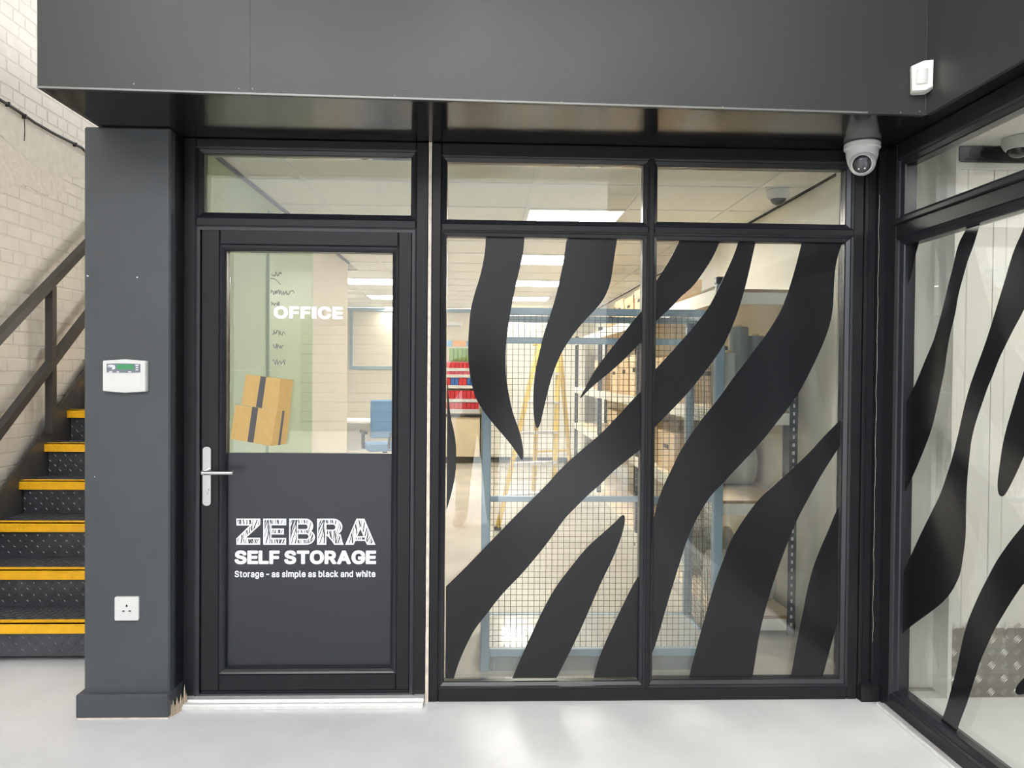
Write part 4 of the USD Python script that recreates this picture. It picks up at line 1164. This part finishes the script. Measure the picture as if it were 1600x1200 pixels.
ords = ['nearest', 'second', 'third', 'fourth', 'fifth', 'sixth', 'seventh']
for k, (y, h, d) in enumerate([(5.62, .25, .36), (6.02, .24, .40), (6.48, .22, .40), (6.95, .24, .42), (7.45, .20, .42)]):
    carton(RX0 + .048, y, 1.815, .34, d, h, f'brown cardboard box on the top rack shelf, {ords[k]} of that row to the glass', (card, card_light)[k % 2], None)
for k, (y, h, d) in enumerate([(4.95, .30, .36), (5.38, .30, .36), (6.20, .34, .40), (6.68, .32, .4), (7.2, .3, .42), (8.3, .33, .45)]):
    carton(RX0 + .048, y, 1.185, .34, d, h, f'brown cardboard box on the middle rack shelf, {ords[k]} of that row to the glass', (card_light, card)[k % 2], None)
for k, (y, h, d) in enumerate([(5.0, .26, .5), (5.65, .30, .36), (6.4, .26, .5), (7.2, .3, .5)]):
    carton(RX0 + .048, y, 0.71, .34, d, h, f'brown cardboard box on the low rack shelf, {ords[k]} of that row to the glass', (card, card_light)[k % 2], None)


def roll(x, y, z, r, h, mt, label):
    t = thing('film_roll', label, 'roll', (x, y, z))
    c = np.array([x, y, z + .001])
    part(t, 'film', lathe([(.018, 0), (r - .003, 0), (r, .004), (r, h - .004), (r - .003, h), (.018, h), (.018, 0)], 28).apply_translation(c), mt, smooth=35)
    part(t, 'core', lathe([(.014, -.0), (.018, -.0), (.018, h + .012), (.014, h + .012), (.014, 0)], 20).apply_translation(c), card, smooth=35)


roll(1.372, 4.12, 1.185, .052, .44, film_mat, 'tall grey wrapping film roll, tallest on the middle rack shelf')
roll(1.480, 4.16, 1.185, .045, .395, film_mat, 'grey wrapping film roll to the right of the tallest roll')
roll(1.42, 4.30, 1.185, .05, .31, film_pale, 'pale wrapping film roll standing behind the two grey rolls')
roll(1.30, 4.06, 1.185, .036, .30, film_pale, 'short pale wrapping film roll at the left front of the middle shelf')
roll(1.31, 4.25, 1.185, .045, .34, film_mat, 'grey wrapping film roll behind the short pale roll')
for k, (y, z) in enumerate([(4.55, .71), (4.25, .105), (4.9, .105)]):
    t = thing('bubble_wrap_roll', ('pale bubble wrap roll lying on the low rack shelf', 'pale bubble wrap roll lying at the front of the bottom rack shelf', 'pale bubble wrap roll lying farther back on the bottom rack shelf')[k], 'roll', (1.43, y, z))
    c = np.array([1.43, y, z + .141])
    m = lathe([(.02, -.16), (.14, -.16), (.14, .16), (.02, .16), (.02, -.16)], 28)
    m.apply_transform(trimesh.transformations.rotation_matrix(math.pi / 2, (0, 1, 0)))
    part(t, 'wrap', m.apply_translation(c), film_pale, smooth=35)
    m = lathe([(.016, -.165), (.02, -.165), (.02, .165), (.016, .165), (.016, -.165)], 18)
    m.apply_transform(trimesh.transformations.rotation_matrix(math.pi / 2, (0, 1, 0)))
    part(t, 'core', m.apply_translation(c), card, smooth=35)

# ------------------------------------------------------------------ corridor behind the right-hand glass
YC = 3.20
co = thing('wall_corridor', 'white ribbed steel partition with a chequer plate kick strip behind the right glass', 'wall', (2.6, YC, 0), kind='structure')
x = 1.985
k = 0
while x < 4.1:
    wd = (0.055, 0.115, 0.055, 0.20)[k % 4]
    part(co, 'panel', rbx(x + .001, x + wd - .001, YC, YC + .03, 0.0, 2.262, .0015 + .002 * (k % 2)), white_wall)
    x += wd
    k += 1
part(co, 'top_trim', rbx(1.985, 4.1, YC - .014, YC + .03, 2.245, 2.275, .003), white_wall)
part(co, 'kick_plate', bx(1.99, 4.1, YC - .006, YC - .001, 0.0, 0.295), alu_plate, label='patterned metal kick plate')
V = []
pit = 0.0565
for i in range(38):
    for j in range(6):
        c0 = np.array([2.005 + i * pit, YC - .006, 0.022 + j * pit])
        sg = 1 if (i + j) % 2 else -1
        if (i + j) % 2 == 0:
            d = np.array([1, 0, -1.0]) / math.sqrt(2)
        else:
            d = np.array([1, 0, 1.0]) / math.sqrt(2)
        s = np.cross(-EY, d)
        for t in (-1.5, -.5, .5, 1.5):
            v, f = lug(c0 + s * t * .0075, d, -EY, .017, .0028, .0022)
            V.append(trimesh.Trimesh(v, f, process=False))
part(co, 'plate_lugs', cat(*V), alu_bar, kind='stuff')
part(co, 'post', rbx(1.83, 1.992, YC + .09, YC + .15, 0.0, 2.36, .004), white_wall, label='smooth white post at the partition end')
part(co, 'post_reveal', bx(1.975, 1.992, YC - .02, YC + .12, 0.0, 2.35), white_wall)
part(co, 'back_panel', bx(1.765, 4.1, YC + .15, YC + .17, 0.0, 2.36), white_wall)
part(co, 'black_beam', rbx(1.985, 4.1, YC - .03, YC + .04, 2.275, 2.335, .003), frame_black, label='black steel beam over the partition')
solo('wall_corridor_end', bx(4.1, 4.2, Y_END, YC + .2, 0, 2.36), white_wall, 'white end wall of the corridor behind the right glass', 'wall', kind='structure')
cc = thing('ceiling_corridor', 'plain white ceiling over the corridor behind the right glass', 'ceiling', (2.9, 1, 2.36), kind='structure')
for k in range(5):
    ya = Y_END + k * 1.14
    part(cc, 'ceiling_board', bx(XR + .08, 4.1, ya + .002, ya + 1.138, 2.34, 2.352), white_wall)
part(cc, 'edge_trim', bx(XR + .08, XR + .10, Y_END, YC, 2.262, 2.30), frame_black)
q = at_z(1592, 215, 2.34)
dome_camera((q[0], q[1], 2.34), 'white dome camera with dark bubble on the corridor ceiling at the right edge')
for k, (lx, ly) in enumerate(((2.45, 2.25), (3.45, 2.25))):  # added panels, out of view, in place of daylight in the corridor
    lg = thing('added_corridor_light', ('added glowing square panel standing in for corridor daylight, nearer the right glass', 'added glowing square panel standing in for corridor daylight, farther from the right glass')[k], 'ceiling light', (lx, ly, 2.34))
    part(lg, 'frame', sweep_rect(lx - .298, lx + .298, ly - .298, ly + .298, [(0, 2.336), (0.012, 2.334), (0.014, 2.338), (0.014, 2.342), (0, 2.342)], np.array([[1, 0, 0, 0], [0, 0, 1, 0], [0, 1, 0, 0], [0, 0, 0, 1.0]])), grid_mat)
    part(lg, 'diffuser', bx(lx - .284, lx + .284, ly - .284, ly + .284, 2.336, 2.340), corridor_fill)
solo('wall_added_dark', bx(XR + .08, 4.1, 1.15, 1.22, 0, 2.338), black_lam, 'added dark cross wall keeping the near corridor dark behind the right glass', 'wall', kind='structure')  # black wall added to keep the near corridor dark in reflections
solo('wall_corridor_near', bx(XR + .07, 4.2, Y_END - .1, Y_END, 0, 2.36), white_wall, 'white near wall of the corridor', 'wall', kind='structure')

# ------------------------------------------------------------------ outside: what the glass mirrors
bd_ = thing('warehouse_building', 'pale clad warehouse across the yard with a grey roller shutter', 'building', (-2, -13, -.13))
for k in range(13):
    part(bd_, 'cladding_board', rbx(-7.6, 7.0, -13.2, -13.0, -.13 + k * .5, .368 + k * .5, .003), clad_mat)
for k in range(12):
    part(bd_, 'shutter_slat', rbx(-4.6, -1.8, -13.02, -12.96, -.13 + k * .24, .10 + k * .24, .02), shutter_mat)
part(bd_, 'roof_edge', bx(-7.8, 7.2, -13.4, -12.85, 6.37, 6.6), shutter_mat)
sh2 = thing('dark_shed', 'dark clad shed standing behind the viewer on the right', 'shed', (5, -6, -.13))
for k in range(16):
    part(sh2, 'cladding_board', rbx(2.0, 9.0, -6.2, -6.0, -.13 + k * .4, .265 + k * .4, .02), black_lam)
part(sh2, 'roof_edge', bx(1.8, 9.2, -6.4, -5.85, 6.27, 6.5), shutter_mat)


def tree(x, y, h, seed, label):
    r = np.random.default_rng(seed)
    t = thing('tree', label, 'tree', (x, y, -.13))
    part(t, 'trunk', trimesh.creation.cone(.22, h * .8, sections=12).apply_translation((x, y, -.13)), bark_mat)
    n = 5000
    cen = r.normal(size=(22, 3)) * [h * .20, h * .20, h * .16] + [x, y, h * .62]
    c = cen[r.integers(0, 22, n)] + r.normal(size=(n, 3)) * h * .075
    a, b = r.normal(size=(n, 3)), r.normal(size=(n, 3))
    a /= np.linalg.norm(a, axis=1)[:, None]
    b /= np.linalg.norm(b, axis=1)[:, None]
    s = r.uniform(.08, .16, (n, 1))
    v = np.stack([c - a * s, c + b * s * .5, c + a * s, c - b * s * .5], 1).reshape(-1, 3)
    f = np.arange(n)[:, None] * 4 + np.array([[0, 1, 2, 0, 2, 3]])
    part(t, 'foliage', trimesh.Trimesh(v, f.reshape(-1, 3), process=False), leaf_mat, kind='stuff')


tree(-15.5, -12.0, 4.2, 1, 'broad green tree across the yard mirrored in the right glass')
tree(-9.8, -14.5, 3.4, 2, 'smaller green tree across the yard beside the broad tree')

# ------------------------------------------------------------------ the person taking the picture, mirrored in the glass
def bones(js, segs, edge=0.03, rounds=8):
    """One smooth surface round a skeleton. js: {joint: (x, y, z, radius)}; segs: pairs of joints."""
    sph = lambda j: m3.Manifold.sphere(js[j][3], 20).translate([float(v) for v in js[j][:3]])
    ms = [m3.Manifold.batch_hull([sph(a), sph(b)]) for a, b in segs]
    m = m3.Manifold.batch_boolean(ms, m3.OpType.Add).refine_to_length(edge)
    t = tm(m)
    t.merge_vertices()
    trimesh.smoothing.filter_taubin(t, iterations=rounds)
    return t


QX, QY = -0.06, -0.50
J = {}
for n, s_ in (('l', -1), ('r', 1)):
    J |= {n + 'hip': (QX + s_ * .095, QY, .90, .092), n + 'knee': (QX + s_ * .12, QY + .02, .49, .060), n + 'ankle': (QX + s_ * .14, QY - .02, .09, .042), n + 'toe': (QX + s_ * .17, QY + .15, .035, .034),
          n + 'heel': (QX + s_ * .14, QY - .05, .04, .036), n + 'sho': (QX + s_ * .185, QY, 1.42, .058), n + 'elb': (QX + s_ * .26, QY + .12, 1.16, .043), n + 'wri': (QX + s_ * .11, QY + .31, 1.33, .029)}
J |= {'pel': (QX, QY, .95, .125), 'waist': (QX, QY, 1.10, .12), 'chest': (QX, QY, 1.30, .135), 'neck0': (QX, QY, 1.46, .062), 'neck1': (QX, QY + .02, 1.56, .056)}
leg = [(n + a, n + b) for n in 'lr' for a, b in (('hip', 'knee'), ('knee', 'ankle'), ('ankle', 'toe'), ('ankle', 'heel'), ('heel', 'toe'))]
arm = [(n + a, n + b) for n in 'lr' for a, b in (('sho', 'elb'), ('elb', 'wri'))]
trunk = [('pel', 'waist'), ('waist', 'chest'), ('chest', 'neck0'), ('neck0', 'neck1'), ('lhip', 'pel'), ('rhip', 'pel'), ('lsho', 'chest'), ('rsho', 'chest'), ('lsho', 'neck0'), ('rsho', 'neck0')]
HC = np.array([QX, QY + .035, 1.67])
J |= {'cran': (*(HC + [0, -.015, .03]), .092), 'jaw': (*(HC + [0, .03, -.07]), .056), 'brow': (*(HC + [0, .03, .02]), .074), 'nose0': (*(HC + [0, .10, .01]), .010), 'nose1': (*(HC + [0, .122, -.03]), .014), 'chin': (*(HC + [0, .068, -.10]), .026)}
head = [('neck1', 'cran'), ('cran', 'brow'), ('brow', 'jaw'), ('cran', 'jaw'), ('jaw', 'chin'), ('nose0', 'nose1'), ('brow', 'nose0'), ('jaw', 'nose1')]
hands = []
for n, s_ in (('l', -1), ('r', 1)):
    w = np.array(J[n + 'wri'][:3])
    J[n + 'palm'] = (*(w + [-s_ * .03, .045, .02]), .026)
    hands.append((n + 'wri', n + 'palm'))
    for k in range(4):
        pz = np.array(J[n + 'palm'][:3]) + [-s_ * .004, .018, -.028 + k * .019]
        ln_ = (.028, .036, .038, .034)[k]
        J |= {f'{n}f{k}a': (*pz, .0095), f'{n}f{k}b': (*(pz + [-s_ * ln_ * .5, ln_ * .55, .002]), .0085), f'{n}f{k}c': (*(pz + [-s_ * ln_ * 1.1, ln_ * .35, .004]), .0075)}
        hands += [(n + 'palm', f'{n}f{k}a'), (f'{n}f{k}a', f'{n}f{k}b'), (f'{n}f{k}b', f'{n}f{k}c')]
    J |= {n + 'ta': (*(np.array(J[n + 'palm'][:3]) + [-s_ * .012, -.022, .018]), .010), n + 'tb': (*(np.array(J[n + 'palm'][:3]) + [-s_ * .038, -.012, .024]), .0085)}
    hands += [(n + 'palm', n + 'ta'), (n + 'ta', n + 'tb')]
pe = thing('person', 'person in dark jacket, khaki trousers and tan boots, mirrored in the glass', 'person', (QX, QY, 0))
part(pe, 'body', bones(J, leg + arm + trunk + head + hands, .016, 5), skin, smooth=True)
grow_ = lambda d, keys: {k: (*J[k][:3], J[k][3] + d) for k in keys}
kj = ['lhip', 'rhip', 'lknee', 'rknee', 'lankle', 'rankle', 'pel', 'waist']
part(pe, 'trousers', bones(grow_(.014, kj) | {'waist': (QX, QY, 1.02, .138)}, [s_ for s_ in leg if s_[1][1:] in ('knee', 'ankle')] + [('lhip', 'pel'), ('rhip', 'pel'), ('pel', 'waist')], .03), trouser_mat, smooth=True)
kj = ['waist', 'chest', 'neck0', 'lsho', 'rsho', 'lelb', 'relb', 'lwri', 'rwri', 'pel']
part(pe, 'jacket', bones(grow_(.018, kj), arm + [('pel', 'waist'), ('waist', 'chest'), ('lsho', 'chest'), ('rsho', 'chest'), ('lsho', 'neck0'), ('rsho', 'neck0'), ('chest', 'neck0')], .03), jacket_mat, smooth=True)
for n in 'lr':
    kj = [n + k for k in ('ankle', 'toe', 'heel')]
    bj = grow_(.012, kj)
    bj['top'] = (J[n + 'ankle'][0], J[n + 'ankle'][1], .17, .058)
    bt = bones(bj, [('top', n + 'ankle'), (n + 'ankle', n + 'toe'), (n + 'ankle', n + 'heel'), (n + 'heel', n + 'toe')], .02)
    bt.vertices[:, 2] = np.maximum(bt.vertices[:, 2], 0.001)
    part(pe, 'boot', bt, boot_mat, smooth=True)
part(pe, 'hair', bones({'a': (*(HC + [0, -.03, .045]), .092), 'b': (*(HC + [0, .02, .075]), .066), 'c': (*(HC + [0, -.05, -.02]), .07)}, [('a', 'b'), ('a', 'c')], .02), hair_mat, smooth=True)
for s_ in (-1, 1):
    part(pe, 'eye', trimesh.creation.icosphere(2, .011).apply_translation(HC + [s_ * .032, .096, .012]), white_plastic, smooth=True)
    part(pe, 'ear', trimesh.creation.icosphere(2, .03).apply_scale((.35, .6, 1)).apply_translation(HC + [s_ * .094, -.005, -.005]), skin, smooth=True)
part(pe, 'mouth', beam(HC + [-.022, .083, -.068], HC + [.022, .083, -.068], .008, .006), pink_pack)
solo('phone', rbx(-.14, .02, -.034, -.026, 1.33, 1.41, .004), black_lam, 'black phone held up by the person taking the picture', 'phone', loc=(-.06, -.03, 1.33))
